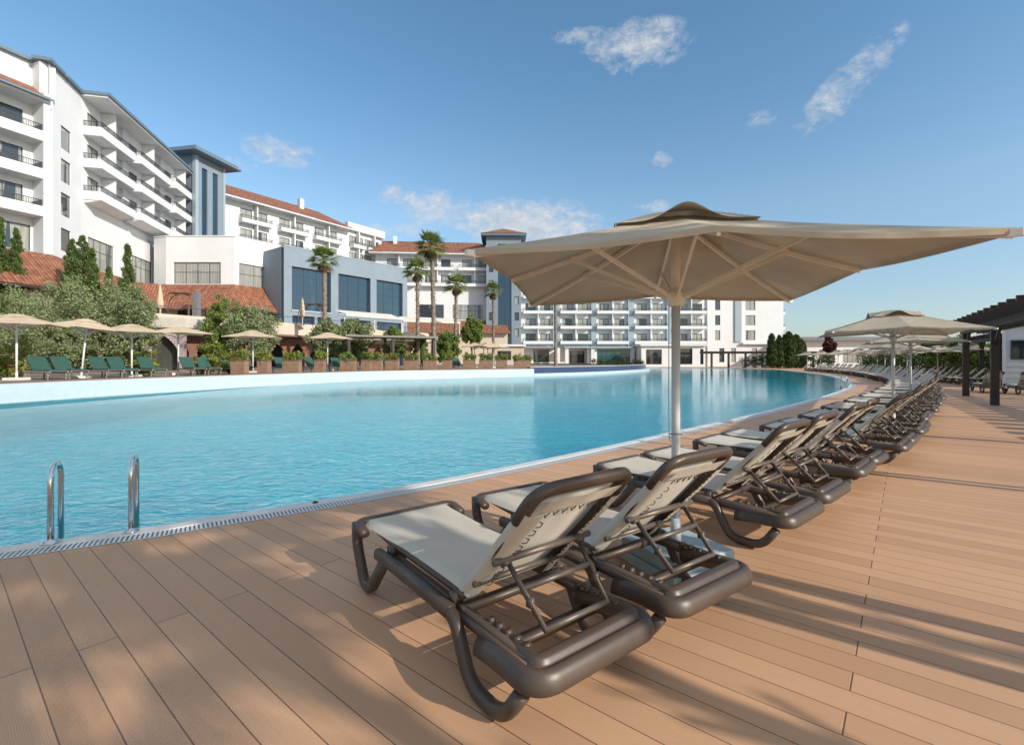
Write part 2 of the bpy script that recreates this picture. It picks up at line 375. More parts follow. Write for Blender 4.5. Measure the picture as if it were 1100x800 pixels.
# ------------------------------------------------------------------ mesh helpers
class MB:
    def __init__(s, M=None):
        s.v = []; s.f = []; s.uv = {}; s.M = M
    def add(s, vs, fs, uvs=None):
        o = len(s.v)
        if s.M is not None: vs = [s.M @ V(p) for p in vs]
        s.v += [tuple(p) for p in vs]
        for i, f in enumerate(fs):
            if uvs: s.uv[len(s.f)] = uvs[i]
            s.f.append(tuple(o+k for k in f))
        return s
    def box(s, c, d, rz=0.0, R=None):
        hx, hy, hz = d[0]/2, d[1]/2, d[2]/2
        R = R or Matrix.Rotation(rz, 3, 'Z')
        c = V(c)
        vs = [c+R @ V((x*hx, y*hy, z*hz)) for z in (-1, 1) for y in (-1, 1) for x in (-1, 1)]
        return s.add(vs, [(0, 2, 3, 1), (4, 5, 7, 6), (0, 1, 5, 4), (2, 6, 7, 3), (0, 4, 6, 2), (1, 3, 7, 5)])
    def bx(s, x0, x1, y0, y1, z0, z1):
        return s.box(((x0+x1)/2, (y0+y1)/2, (z0+z1)/2), (x1-x0, y1-y0, z1-z0))
    def bar(s, a, b, w, h, up=(0, 0, 1)):
        a, b = V(a), V(b); d = (b-a); L = d.length; d.normalize()
        x = d.cross(V(up))
        if x.length < 1e-4: x = d.cross(V((1, 0, 0)))
        x.normalize(); z = x.cross(d)
        R = Matrix((x, d, z)).transposed()
        return s.box((a+b)/2, (w, L, h), R=R)
    def tube(s, pts, r, n=8, cap=True):
        pts = [V(p) for p in pts]; rs = r if isinstance(r, (list, tuple)) else [r]*len(pts)
        T = [(pts[min(i+1, len(pts)-1)]-pts[max(i-1, 0)]).normalized() for i in range(len(pts))]
        x = T[0].orthogonal().normalized(); vs = []
        for i, p in enumerate(pts):
            x = (x-T[i]*x.dot(T[i])).normalized(); y = T[i].cross(x)
            vs += [p+(x*math.cos(2*PI*k/n)+y*math.sin(2*PI*k/n))*rs[i] for k in range(n)]
        fs = [(i*n+k, i*n+(k+1) % n, (i+1)*n+(k+1) % n, (i+1)*n+k) for i in range(len(pts)-1) for k in range(n)]
        if cap: fs += [tuple(range(n-1, -1, -1)), tuple((len(pts)-1)*n+k for k in range(n))]
        return s.add(vs, fs)
    def sweep(s, path, prof, B, cap=True):
        pts = [V(p) for p in path]; B = V(B); n = len(prof); vs = []
        for i, p in enumerate(pts):
            if 0 < i < len(pts)-1:
                t1 = (p-pts[i-1]).normalized(); t2 = (pts[i+1]-p).normalized(); T = (t1+t2).normalized()
            else:
                T = (pts[min(i+1, len(pts)-1)]-pts[max(i-1, 0)]).normalized()
            N = T.cross(B).normalized()
            vs += [p+B*a+N*c for a, c in prof]
        fs = [(i*n+k, (i+1)*n+k, (i+1)*n+(k+1) % n, i*n+(k+1) % n) for i in range(len(pts)-1) for k in range(n)]
        if cap: fs += [tuple(range(n)), tuple((len(pts)-1)*n+k for k in range(n-1, -1, -1))]
        return s.add(vs, fs)
    def grid(s, fn, nu, nv, uvf=None):
        vs = [fn(i/nu, j/nv) for j in range(nv+1) for i in range(nu+1)]
        w = nu+1
        fs = [(j*w+i, j*w+i+1, (j+1)*w+i+1, (j+1)*w+i) for j in range(nv) for i in range(nu)]
        return s.add(vs, fs)
    def quad(s, a, b, c, d, uv=None):
        return s.add([a, b, c, d], [(0, 1, 2, 3)], [uv] if uv else None)
    def lathe(s, prof, n=16, c=(0, 0, 0)):
        c = V(c); vs = []
        for r, z in prof: vs += [c+V((r*math.cos(2*PI*k/n), r*math.sin(2*PI*k/n), z)) for k in range(n)]
        m = len(prof)
        fs = [(i*n+k, i*n+(k+1) % n, (i+1)*n+(k+1) % n, (i+1)*n+k) for i in range(m-1) for k in range(n)]
        fs += [tuple(range(n-1, -1, -1)), tuple((m-1)*n+k for k in range(n))]
        return s.add(vs, fs)
    def build(s, name, mat, parent=None, smooth=False, loc=None, bevel=0.0, fix=False):
        me = bpy.data.meshes.new(name); me.from_pydata(s.v, [], s.f)
        if s.uv:
            ul = me.uv_layers.new(name='UVMap'); li = 0
            for i, f in enumerate(s.f):
                q = s.uv.get(i)
                for k in range(len(f)):
                    if q: ul.data[li].uv = q[k]
                    li += 1
        if fix:
            import bmesh
            bm = bmesh.new(); bm.from_mesh(me); bmesh.ops.recalc_face_normals(bm, faces=bm.faces); bm.to_mesh(me); bm.free()
        if smooth: me.polygons.foreach_set('use_smooth', [True]*len(me.polygons))
        me.materials.append(mat); me.update()
        o = bpy.data.objects.new(name, me); COL.objects.link(o)
        if parent is not None: o.parent = parent
        if loc is not None: o.location = loc
        if bevel:
            md = o.modifiers.new('bevel', 'BEVEL'); md.width = bevel; md.segments = 2; md.limit_method = 'ANGLE'; md.angle_limit = math.radians(40)
        return o
def fillet(pts, r, n=5):
    pts = [V(p) for p in pts]; out = [pts[0]]
    for i in range(1, len(pts)-1):
        a, p, c = pts[i-1], pts[i], pts[i+1]
        ri = min(r, (a-p).length*.48, (c-p).length*.48)
        q0 = p+(a-p).normalized()*ri; q1 = p+(c-p).normalized()*ri
        for k in range(n+1):
            t_ = k/n; out.append(q0*(1-t_)**2+p*2*t_*(1-t_)+q1*t_*t_)
    out.append(pts[-1]); return out
def rrect(w, h, n=12, e=3.2):
    out = []
    for k in range(n):
        a = 2*PI*k/n; c, s_ = math.cos(a), math.sin(a)
        out.append((w/2*math.copysign(abs(c)**(2/e), c), h/2*math.copysign(abs(s_)**(2/e), s_)))
    return out
def thing(name, label, cat, loc=(0, 0, 0), rz=0.0, group=None):
    o = bpy.data.objects.new(name, None); COL.objects.link(o); o.empty_display_size = .2
    o.location = loc; o.rotation_euler = (0, 0, rz); o['label'] = label; o['category'] = cat
    if group: o['group'] = group
    return o
def tag(o, label, cat, group=None):
    o['label'] = label; o['category'] = cat
    if group: o['group'] = group
    return o
def struct(o): o['kind'] = 'structure'; return o
def dup(root, loc, rz=None, label=None, scale=None):
    r = root.copy(); COL.objects.link(r); r.location = loc
    if rz is not None: r.rotation_euler = (0, 0, rz)
    if scale is not None: r.scale = (scale,)*3 if not isinstance(scale, tuple) else scale
    if label: r['label'] = label
    for ch in list(root.children):
        c = ch.copy(); COL.objects.link(c); c.parent = r
        for g_ in ch.children:
            d = g_.copy(); COL.objects.link(d); d.parent = c
    return r
ORD = ['first', 'second', 'third', 'fourth', 'fifth', 'sixth', 'seventh', 'eighth', 'ninth', 'tenth', 'eleventh', 'twelfth', 'thirteenth', 'fourteenth', 'fifteenth', 'sixteenth', 'seventeenth', 'eighteenth', 'nineteenth', 'twentieth']
def catmull(pts, step=.5):
    pts = [V(p) for p in pts]; out = []
    for i in range(len(pts)-1):
        p0 = pts[i-1] if i else pts[0]*2-pts[1]
        p1, p2 = pts[i], pts[i+1]
        p3 = pts[i+2] if i+2 < len(pts) else p2*2-p1
        n = max(2, int((p2-p1).length/step))
        for k in range(n):
            t_ = k/n
            out.append(.5*((2*p1)+(p2-p0)*t_+(2*p0-5*p1+4*p2-p3)*t_*t_+(3*p1-p0-3*p2+p3)*t_**3))
    out.append(pts[-1]); return out
# ================================================================== ground, pool, terrace
def offs(poly, d):
    """offset a polyline to its left by d"""
    out = []
    for i, p in enumerate(poly):
        t_ = (poly[min(i+1, len(poly)-1)]-poly[max(i-1, 0)]); t_.z = 0; t_.normalize()
        out.append(p+V((-t_.y, t_.x, 0))*d)
    return out
EDGE = catmull([(-24, -4.6, 0), (-16, -2.0, 0), (-9.4, .85, 0), (-3.74, 3.66, 0), (-2.74, 4.26, 0), (-1.505, 5.12, 0), (.18, 6.52, 0), (3.14, 9.34, 0), (8.68, 14.9, 0), (16.8, 23.9, 0), (22.8, 32.3, 0), (31.6, 48.5, 0), (39.5, 70, 0)], .6)
FAR = [V(p) for p in ((37.5, 78, 0), (33, 84, 0), (27, 88, 0), (18, 90, 0), (5, 89, 0), (-3, 87, 0))]
TWA = catmull([(-18.9, -9, 0), (-18.9, -3, 0), (-18.6, 5, 0), (-17.8, 16.7, 0), (-15.9, 23.6, 0), (-10.1, 35, 0), (-4, 39.6, 0), (2.0, 43.6, 0)], .8)
TWB = catmull([(2.0, 43.6, 0), (8.7, 50, 0), (14.5, 58, 0), (18.8, 66, 0), (19.2, 70, 0), (16, 76, 0), (8, 81, 0), (-3, 84, 0)], .8)
TZ = .63
def at_z(ps, z): return [V((p.x, p.y, z)) for p in ps]
def ngon(name, pts, mat, kind=True):
    mb = MB(); mb.add(pts, [tuple(range(len(pts)))])
    o = mb.build(name, mat)
    import bmesh
    bm = bmesh.new(); bm.from_mesh(o.data); bmesh.ops.triangulate(bm, faces=bm.faces, ngon_method='EAR_CLIP')
    for f in bm.faces:
        if f.normal.z < 0: f.normal_flip()
    bm.to_mesh(o.data); bm.free()
    return struct(o) if kind else o
def strip(mb, A, B, uv=False):
    L = 0.0; n = len(A)
    w = (B[0]-A[0]).length
    for i in range(n-1):
        l2 = L+(A[i+1]-A[i]).length
        mb.quad(A[i], A[i+1], B[i+1], B[i], [(L, 0), (l2, 0), (l2, w), (L, w)] if uv else None)
        L = l2
mb = MB(); mb.quad((-3000, -3000, -1.7), (3000, -3000, -1.7), (3000, 3000, -1.7), (-3000, 3000, -1.7))
struct(mb.build('ground', M['earth']))
ngon('pool_deck', EDGE+FAR+[V((-3, 220, 0)), V((320, 220, 0)), V((320, -90, 0)), V((-24, -90, 0))], M['deck'])
E1 = offs(EDGE, .002); E2 = offs(EDGE, .155); E3 = offs(EDGE, .33)
mb = MB(); strip(mb, at_z(E1, .003), at_z(E2, .003), True)
struct(mb.build('overflow_grating', M['grate']))
mb = MB()
prof = [(.0, -.06), (.0, -.004), (.006, .008), (.16, .008), (.172, .002), (.175, -.02), (.175, -1.36)]
rows = [at_z(offs(EDGE, .157+a), z) for a, z in prof]
for a, b_ in zip(rows, rows[1:]): strip(mb, a, b_)
struct(mb.build('pool_coping', M['coping']))
WP = at_z(offs(EDGE, .25), -.035)
mb = MB(); mb.quad((-26, -12, -1.35), (60, -12, -1.35), (60, 100, -1.35), (-26, 100, -1.35)); struct(mb.build('pool_floor', M['tile_floor']))
ngon('pool_water', WP+at_z(FAR, -.035)+at_z(list(reversed(offs(TWB, .05))), -.035)+at_z(list(reversed(offs(TWA, .05)[:-1])), -.035), M['water'])
mb = MB()   # pool end wall on the far side
strip(mb, at_z([EDGE[-1]]+FAR, -.001), at_z([EDGE[-1]]+FAR, -1.36)); struct(mb.build('pool_end_wall', M['tile_wall']))
# raised terrace edge
TBI = offs(TWB, .55)
ngon('terrace', at_z(TWA[:-1], TZ)+at_z(TBI, TZ)+[V((-3, 220, TZ)), V((-320, 220, TZ)), V((-320, -9, TZ))], M['stone'])
mb = MB()
for rim, inn, zt in ((TWA, offs(TWA, .28), TZ+.012), (TWB, TBI, .21)):
    strip(mb, at_z(rim, -1.36), at_z(rim, zt-.02)); strip(mb, at_z(rim, zt-.02), at_z(offs(rim, .02), zt)); strip(mb, at_z(offs(rim, .02), zt), at_z(inn, zt))
e_ = TWA[-1]
struct(mb.build('terrace_pool_wall', M['tile_wall'], fix=False))
mb = MB(); strip(mb, at_z(offs(TWB, .52), .15), at_z(offs(TWB, .52), .80)); struct(mb.build('upper_pool_wall', M['mosaic_dark']))
mb = MB(); strip(mb, at_z(offs(TWB, .50), .803), at_z(offs(TWB, .95), .803)); strip(mb, at_z(offs(TWB, .50), .77), at_z(offs(TWB, .50), .803))
struct(mb.build('upper_pool_coping', M['coping']))
mb = MB(); strip(mb, at_z(offs(TWA, .29), TZ+.06), at_z(offs(TWA, .75), TZ+.06)); strip(mb, at_z(offs(TWA, .29), TZ), at_z(offs(TWA, .29), TZ+.06))
struct(mb.build('terrace_edge_boards', M['wood_brown']))

# lounger row helper: point and inward axis at arc length along the edge
def arc(poly):
    L = [0.0]
    for a, b_ in zip(poly, poly[1:]): L.append(L[-1]+(b_-a).length)
    return L
EL_ = arc(EDGE)
def edge_at(s, d=0.0):
    """d metres to the deck side of the pool edge at arc length s; also the tangent"""
    i = max(0, min(len(EDGE)-2, next((k for k in range(len(EL_)-1) if EL_[k+1] >= s), len(EDGE)-2)))
    t_ = (s-EL_[i])/(EL_[i+1]-EL_[i]); p = EDGE[i].lerp(EDGE[i+1], t_)
    a = EDGE[max(0, i-2)]; b_ = EDGE[min(len(EDGE)-1, i+3)]
    tg = (b_-a).normalized()
    return p+V((tg.y, -tg.x, 0))*d, tg
def edge_s(q, d=0.0):
    best = min(range(0, int(EL_[-1]*10)), key=lambda k: (edge_at(k/10, d)[0]-V((q[0], q[1], 0))).length)
    return best/10

# ------------------------------------------------------------------ pool ladders
def ladder(name, s, label):
    p, tg = edge_at(s, -.24); nin = V((-tg.y, tg.x, 0))
    th = thing(name, label, 'pool ladder', (p.x, p.y, .011), math.atan2(tg.y, tg.x))
    for sx_ in (-.26, .26):
        # local x along the edge, local y towards the water
        pts = fillet([(sx_, 0, .0), (sx_, 0, .60), (sx_, .27, .62), (sx_, .30, -.95)], .13, 8)
        mb = MB(); mb.tube(pts, .0215, 14); o = mb.build('handrail', M['steel'], th, True)
        mb = MB(); mb.lathe([(.062, 0), (.062, .006), (.05, .016), (.024, .022), (.024, .03)], 20, (sx_, 0, 0)); mb.build('flange', M['steel'], o, True)
    for k in range(3):
        mb = MB(); mb.box((0, .30, -.25-.28*k), (.5, .07, .025)); mb.build('step', M['steel'], th, bevel=.006)
    return th
ladder('pool_ladder', edge_s((-3.54, 4.08), -.24), 'polished steel handrails of the ladder at the near pool edge, left foreground')
ladder('pool_ladder', edge_s((17.2, 25.6), -.24), 'small distant steel ladder on the far curved end of the pool')

q, tg = edge_at(edge_s((-1.95, 4.80)), -.24)
mb = MB(); mb.lathe([(.028, 0), (.028, .006), (.016, .014), (.0, .016)], 14); o = mb.build('outlet_fitting', M['lace'], None, True); o.location = (q.x, q.y, .009)
tag(o, 'small black round fitting on the white pool coping, near the front lounger', 'fitting')
# ================================================================== sun loungers
def make_lounger():
    th = thing('sun_lounger', 'x', 'sun lounger', (0, 0, 0), 0, 'brown sun loungers in the row along the pool')
    W = .352
    mb = MB()
    rp = rrect(.058, .066, 12, 2.6)
    rail_prof = []
    for a, c in rp: rail_prof.append((a, c))
    for s in (-1, 1):
        mb.sweep([(s*W, 1.45, .285), (s*W, .9, .285), (s*W, .62, .283)], rrect(.056, .066, 14, 3.2), (1, 0, 0))
        mb.sweep([(s*(W-.062), 1.40, .275), (s*(W-.062), .10, .272)], rrect(.048, .062, 10), (1, 0, 0)); mb.sweep([(s*(W-.03), .72, .27), (s*(W-.03), .12, .268)], rrect(.024, .044, 8), (1, 0, 0))
        mb.sweep([(s*.275, 1.79, .362), (s*.285, 1.45, .345), (s*.285, .60, .345)], rrect(.032, .03, 8), (1, 0, 0))
        for y in (1.36, .66): mb.box((s*.30, y, .315), (.05, .05, .06))
        for k in range(5): mb.box((s*(W-.085), .18+.06*k, .30), (.03, .022, .03))
    for y, z in ((1.38, .27), (.60, .29), (.34, .215)): mb.box((0, y, z), (2*W-.08, .05, .034))
    fr = mb.build('frame', M['plastic'], th, True, bevel=.0)
    # moulded rear end cap with a stepped lip
    mb = MB()
    prof = [(.300, -.060), (.310, -.054), (.313, -.040), (.312, -.018), (.306, -.008), (.291, -.003), (.284, .003), (.283, .010), (.290, .015), (.293, .024), (.291, .036), (.282, .048), (.264, .058), (.245, .064), (.228, .066), (.214, .062), (.206, .052), (.204, .036), (.213, .0), (.225, -.04), (.248, -.058), (.28, -.062)]
    path = fillet([(-W+.055, .42, -.03), (-W+.045, .26, -.006), (-W+.03, .06, 0), (W-.03, .06, 0), (W-.045, .26, -.006), (W-.055, .42, -.03)], .075, 9)
    mb.sweep(path, prof, (0, 0, 1)); mb.build('end_cap', M['plastic'], th, True)
    # foot end bar
    mb = MB(); mb.sweep(fillet([(-W, 1.66, .34), (-W, 1.80, .372), (W, 1.80, .372), (W, 1.66, .34)], .085, 7), rrect(.05, .062, 12, 2.6), (0, 0, 1)); mb.build('foot_bar', M['plastic'], th, True)
    lp = rrect(.054, .062, 12, 3.0)
    for s in (-1, 1):
        mb = MB(); mb.sweep(fillet([(s*W, 1.80, .375), (s*W, 1.795, .25), (s*W, 1.67, .038), (s*W, 1.56, .038), (s*W, 1.34, .285)], .075, 6), rrect(.058, .070, 12, 3.0), (1, 0, 0)); mb.build('leg', M['plastic'], th, True)
        mb = MB(); mb.sweep(fillet([(s*W, .70, .283), (s*W, .585, .275), (s*W, .455, .036), (s*W, .22, .036), (s*(W-.01), .12, .18)], .085, 6), lp, (1, 0, 0)); mb.build('leg', M['plastic'], th, True)
    # seat sling
    mb = MB()
    def seat(u, v):
        y = .56+1.245*v; z = .388-.026*math.sin(PI*min(1, v*1.04))*(1-(2*u-1)**4)-.004*(1-v)
        if v > .985: z -= .012; y = 1.80
        x = (2*u-1)*(.322-.016*math.sin(PI*v)-.02*(1-v))
        if u in (0, 1): z -= .03; x *= .985
        return (x, y, z)
    mb.grid(seat, 14, 26)
    mb.build('seat', M['sling'], th, True)
    # backrest
    hy, hz = .615, .372; d = V((0, -.688, .726)); nf = V((0, .726, .688)); h = V((0, hy, hz))
    L = .76
    def bp(x, t_, k=0.0): return h+V((x, 0, 0))+d*t_+nf*k
    mb = MB(); bw = .262
    mb.sweep(fillet([bp(-bw+.02, -.03), bp(-bw, .35, -.004), bp(-bw, L, .012), bp(bw, L, .012), bp(bw, .35, -.004), bp(bw-.02, -.03)], .085, 7), rrect(.044, .05, 12, 2.5), nf)
    back = mb.build('backrest', M['plastic'], th, True)
    mb = MB(); mb.sweep(fillet([bp(-bw-.012, L-.20, .004), bp(-bw-.018, L-.01, .012), bp(bw+.018, L-.01, .012), bp(bw+.012, L-.20, .004)], .095, 8), rrect(.048, .062, 14, 2.8), nf); mb.build('head_bar', M['plastic'], back, True)
    mb = MB(); 
    CS = [(-.205, -.034), (-.25, -.036), (-.284, -.026), (-.297, -.002), (-.287, .024), (-.25, .030), (-.17, .016), (-.08, .004), (0, 0), (.08, .004), (.17, .016), (.25, .030), (.287, .024), (.297, -.002), (.284, -.026), (.25, -.036), (.205, -.034)]
    def slg(u, v):
        i = min(15, int(u*16)); f = u*16-i; x = CS[i][0]*(1-f)+CS[i+1][0]*f; kk = CS[i][1]*(1-f)+CS[i+1][1]*f
        t_ = -.05+.69*v
        if abs(x) < .2 and 4 <= i <= 11: kk -= .022*math.sin(PI*v)*(1-(x/.25)**2)
        edge_wave = .006*math.sin(14*v+u*3) if i in (0, 15) else 0
        x *= 1-.03*math.sin(PI*v)
        return bp(x+edge_wave, t_, kk)
    mb.grid(slg, 16, 18)
    mb.grid(lambda u, v: bp((2*u-1)*.25, .62+.125*v, .014+.022*v), 8, 3)
    mb.build('sling', M['sling'], back, True)
    # turned-over hems on the rear side
    mb = MB()
    mb.grid(lambda u, v: bp((2*u-1)*.215, L-.045-.095*v+.005*math.sin(9*u), -.026+.006*v), 12, 3)
    mb.build('hem', M['sling'], back, True)
    mb = MB()
    def zig(a, b_, nrm_, n):
        a, b_ = V(a), V(b_); w = (b_-a)/n
        for k in range(n):
            p0 = a+w*(k+.2); p1 = a+w*(k+.55)+nrm_
            mb.tube([p0, p0.lerp(p1, .5)+nf*-.008, p1], 0.0024, 5)
            mb.tube([p1, a+w*(k+.85)], 0.0024, 5)
    zig(bp(-.20, L-.135, -.026), bp(.20, L-.135, -.026), d*-.026, 8)
    for s in (-1, 1): zig(bp(s*.208, .05, -.038), bp(s*.200, .60, -.038), V((-s*.028, 0, 0)), 9)
    mb.build('lacing', M['lace'], back)
    # adjustable support
    mb = MB()
    q0, q1 = .30, .165
    for s in (-1, 1):
        a = bp(s*.215, q0, -.045); b_ = V((s*.185, q1, .345))
        mb.bar(a, b_, .010, .024); mb.box(a.lerp(b_, .62), (.02, .034, .04)); mb.tube([a+V((-.012*s, 0, 0)), a+V((.03*s, 0, 0))], .02, 10)
    mb.tube([(-.19, q1, .345), (.19, q1, .345)], .0125, 10)
    m0 = bp(-.21, q0, -.045).lerp(V((-.185, q1, .345)), .42); m1 = V((-m0.x, m0.y, m0.z))
    mb.tube([m0, m1], .013, 10)
    mb.tube([bp(-.29, q0+.01, -.04), bp(.29, q0+.01, -.04)], .016, 10)
    mb.tube([bp(-.29, .10, -.03), bp(.29, .10, -.03)], .014, 10)
    mb.build('support_bracket', M['bracket'], th, True)
    return th
LOUNGER = make_lounger()
near = [(.40, 2.01), (1.12, 2.56), (2.39, 3.84), (3.08, 4.49), (4.08, 5.46), (4.68, 6.04), (5.74, 6.92), (6.33, 7.5), (7.28, 8.44), (7.86, 9.06)]
LABN = ['nearest sun lounger, largest in the foreground, with sunlight on its foot end', 'second sun lounger from the camera, beside the pale concrete umbrella base', 'third sun lounger from the camera, just past the big umbrella pole', 'fourth sun lounger from the camera, close behind the third']
n_l = [0]; used_first = [False]
def place_lounger(x, y, rz, label, group='brown sun loungers in the row along the pool'):
    if not used_first[0]:
        used_first[0] = True; o = LOUNGER; o.location = (x, y, 0); o.rotation_euler = (0, 0, rz); o['label'] = label
    else: o = dup(LOUNGER, (x, y, 0), rz, label)
    o.scale = (1.05, 1.05, 1.05)
    o['group'] = group
    return o
def axis_rz(tg): return math.atan2(tg.y, tg.x)       # local x along the row, local y towards the pool
DR = 3.45
last_s = 0
for i, (x, y) in enumerate(near):
    s = edge_s((x, y, 0), DR); last_s = s
    _, tg = edge_at(s, DR)
    rz = axis_rz(tg)
    if i == 0: rz = math.radians(38)
    if i == 1: rz = math.radians(36)
    lab = LABN[i] if i < 4 else '%s sun lounger from the camera in the poolside row' % ORD[i]
    place_lounger(x, y, rz+(random.uniform(-.02, .02) if i > 1 else 0), lab)
ROWS = []
k = 0; s = last_s
while s < EL_[-1]-7 and k < 62:
    s += (1.52 if k % 2 == 0 else .88); k += 1
    p, tg = edge_at(s, DR-.15*max(0, min(1, (s-last_s)/30))+random.uniform(-.05, .05))
    n = 10+k
    if n <= 20:
        lab = '%s sun lounger from the camera in the poolside row' % ORD[n-1]
        grp = 'brown sun loungers in the row along the pool'
    else:
        lab = 'small far-off brown sun lounger in the line round the curved far end of the pool'
        grp = 'far sun loungers round the end of the pool'
    place_lounger(p.x, p.y, axis_rz(tg)+random.uniform(-.03, .03), lab, grp)
    ROWS.append((s, p))
# ================================================================== market umbrellas
def make_umbrella(a=1.235, ze=2.08, zm=2.145, za=2.57, hubz=1.965, canopy='canopy', pole='steel_w', rib='alu_tan', base=True, name='patio_umbrella', label='x', tall_vent=True):
    th = thing(name, label, 'umbrella', (0, 0, 0), 0, None)
    mb = MB()
    if base:
        mb.box((0, 0, .035), (.62, .62, .07), .60); mb.box((0, 0, .112), (.56, .56, .085), .60)
        mb.build('base', M['base_block'], th, bevel=.008)
    pr = .031 if base else .045
    mb = MB(); mb.tube([(0, 0, .15 if base else 0), (0, 0, hubz-.05)], pr, 18); mb.tube([(0, 0, .15 if base else 0), (0, 0, .34)], pr+.007, 18)
    pl = mb.build('pole', M[pole], th, True)
    mb = MB(); mb.tube([(0, 0, hubz-.05), (0, 0, za-.03)], pr+.001, 18); mb.build('upper_pole', M[rib], pl, True)
    ends = []
    for k in range(8):
        c = [(1, 0), (1, 1), (0, 1), (-1, 1), (-1, 0), (-1, -1), (0, -1), (1, -1)][k]
        ends.append(V((c[0]*a, c[1]*a, ze if c[0]*c[1] else zm)))
    top = V((0, 0, za))
    mb = MB(); NS, NTT = 9, 6
    for k in range(8):
        A, B_ = ends[k], ends[(k+1) % 8]
        def fn(u, v, A=A, B_=B_):
            s_ = .085+(1-.085)*v
            e = A.lerp(B_, u)
            pull = 1-.028*math.sin(PI*u)*v*v
            p = top.lerp(e, s_); p.x *= pull; p.y *= pull
            p.z -= .030*math.sin(PI*u)*s_*(1-.35*s_)+.035*math.sin(PI*s_)*.6
            return p
        mb.grid(fn, NTT, NS)
        # short hanging hem
        mb.grid(lambda u, v, fn=fn: fn(u, 1)+V((0, 0, -.028*v)), NTT, 1)
    cv_ = mb.build('canopy', M[canopy], th, True)
    # vent flap on top: arched openings in the middle of its sides
    mb = MB(); q = a*.36; zc = top.lerp(ends[1], .36).z
    def vent(u, v):
        x = (2*u-1)*q; y = (2*v-1)*q
        r = max(abs(x), abs(y))/q
        other = min(abs(x), abs(y))
        re_ = math.sqrt(r*r+.16)-.4
        zz = za-.004-(za-zc-.010)*re_/.677
        if tall_vent: zz += .118*r*r*math.exp(-(other/(q*.36))**2)
        return (x, y, zz)
    mb.grid(vent, 30, 30); mb.build('vent', M[canopy], cv_, True)
    mb = MB(); mb.lathe([(.05, hubz-.075), (.062, hubz-.06), (.062, hubz-.03), (.075, hubz-.02), (.075, hubz+.02), (.06, hubz+.035), (.045, hubz+.05)], 18)
    for k in range(8):
        dn = V((ends[k].x, ends[k].y, 0)).normalized(); mb.box(dn*.085+V((0, 0, hubz)), (.03, .03, .035), math.atan2(dn.y, dn.x))
    mb.build('hub', M[rib], th)
    for k in range(8):
        e = ends[k]; dn = V((e.x, e.y, 0)).normalized()
        r0 = V((0, 0, za-.05))+dn*.04; r1 = e+V((0, 0, -.03))
        f = lambda s_: V((dn.x, dn.y, 0))*(e.xy.length*s_)+V((0, 0, (top.lerp(e, s_).z-.035*math.sin(PI*s_)*.6-.035)))
        mb = MB(); pts = [f(x) for x in (.05, .2, .4, .6, .8, .995)]
        for p0, p1 in zip(pts, pts[1:]): mb.bar(p0, p1, .018, .028)
        if e.x*e.y: mb.box(f(1.0)+V((0, 0, .012)), (.05, .03, .034), math.atan2(dn.y, dn.x))
        rb = mb.build('rib', M[rib], th)
        mb = MB(); j = f(.54 if e.x*e.y else .60)
        mb.bar(dn*.085+V((0, 0, hubz)), j+V((0, 0, -.01)), .016, .026); mb.box(j, (.05, .028, .04), math.atan2(dn.y, dn.x))
        mb.build('strut', M[rib], rb)
    if base:
        mb = MB(); mb.tube([(-.05, -.01, hubz-.02), (-.052, -.012, 1.3), (-.05, -.01, .95), (-.042, -.01, .9)], .003, 5); mb.tube([(-.045, 0, .95), (.0, -.045, .96), (.045, 0, .95), (0, .045, .96), (-.045, 0, .95)], .004, 5)
        mb.build('cord', M['wood_grey'], th)
    return th
U1 = make_umbrella(label='large taupe square umbrella with white pole over the nearest sun loungers')
U1.location = (1.205, 3.54, 0); U1.rotation_euler = (0, 0, math.radians(-9.6))
UW = make_umbrella(canopy='parasol_w', rib='steel_w', label='greyish umbrella on a white pole, second along the lounger row, at right')
UW.location = (8.2, 10.35, 0); UW.rotation_euler = (0, 0, math.radians(-27))
dup(UW, (13.75, 16.6, 0), math.radians(-30), 'third umbrella along the lounger row, half hidden behind the second')
rest = [(20.4, 25.2), (24.2, 30.5)]
dup(UW, (20.2, 25.6, 0), math.radians(30), 'fourth umbrella along the lounger row, small behind the second and third poles')
s0 = edge_s((20.2, 25.6, 0), DR-.5); k = 0
while s0+6.6 < EL_[-1]-2:
    s0 += 6.6; k += 1
    p, tg = edge_at(s0, DR-.6+random.uniform(-.3, .3))
    dup(UW, (p.x, p.y, 0), axis_rz(tg)+random.uniform(-.3, .3), 'small distant umbrella over the loungers at the curved far end of the pool')['group'] = 'far umbrellas round the end of the pool'
# second file of umbrellas further back from the water
for k_ in range(5):
    p, tg = edge_at(edge_s((22.8, 32.3, 0))+7*k_+2, 6.2)
    dup(UW, (p.x, p.y, 0), axis_rz(tg)+.4*k_, 'small distant umbrella standing before the dark hedge, back from the pool')['group'] = 'far umbrellas before the hedge'
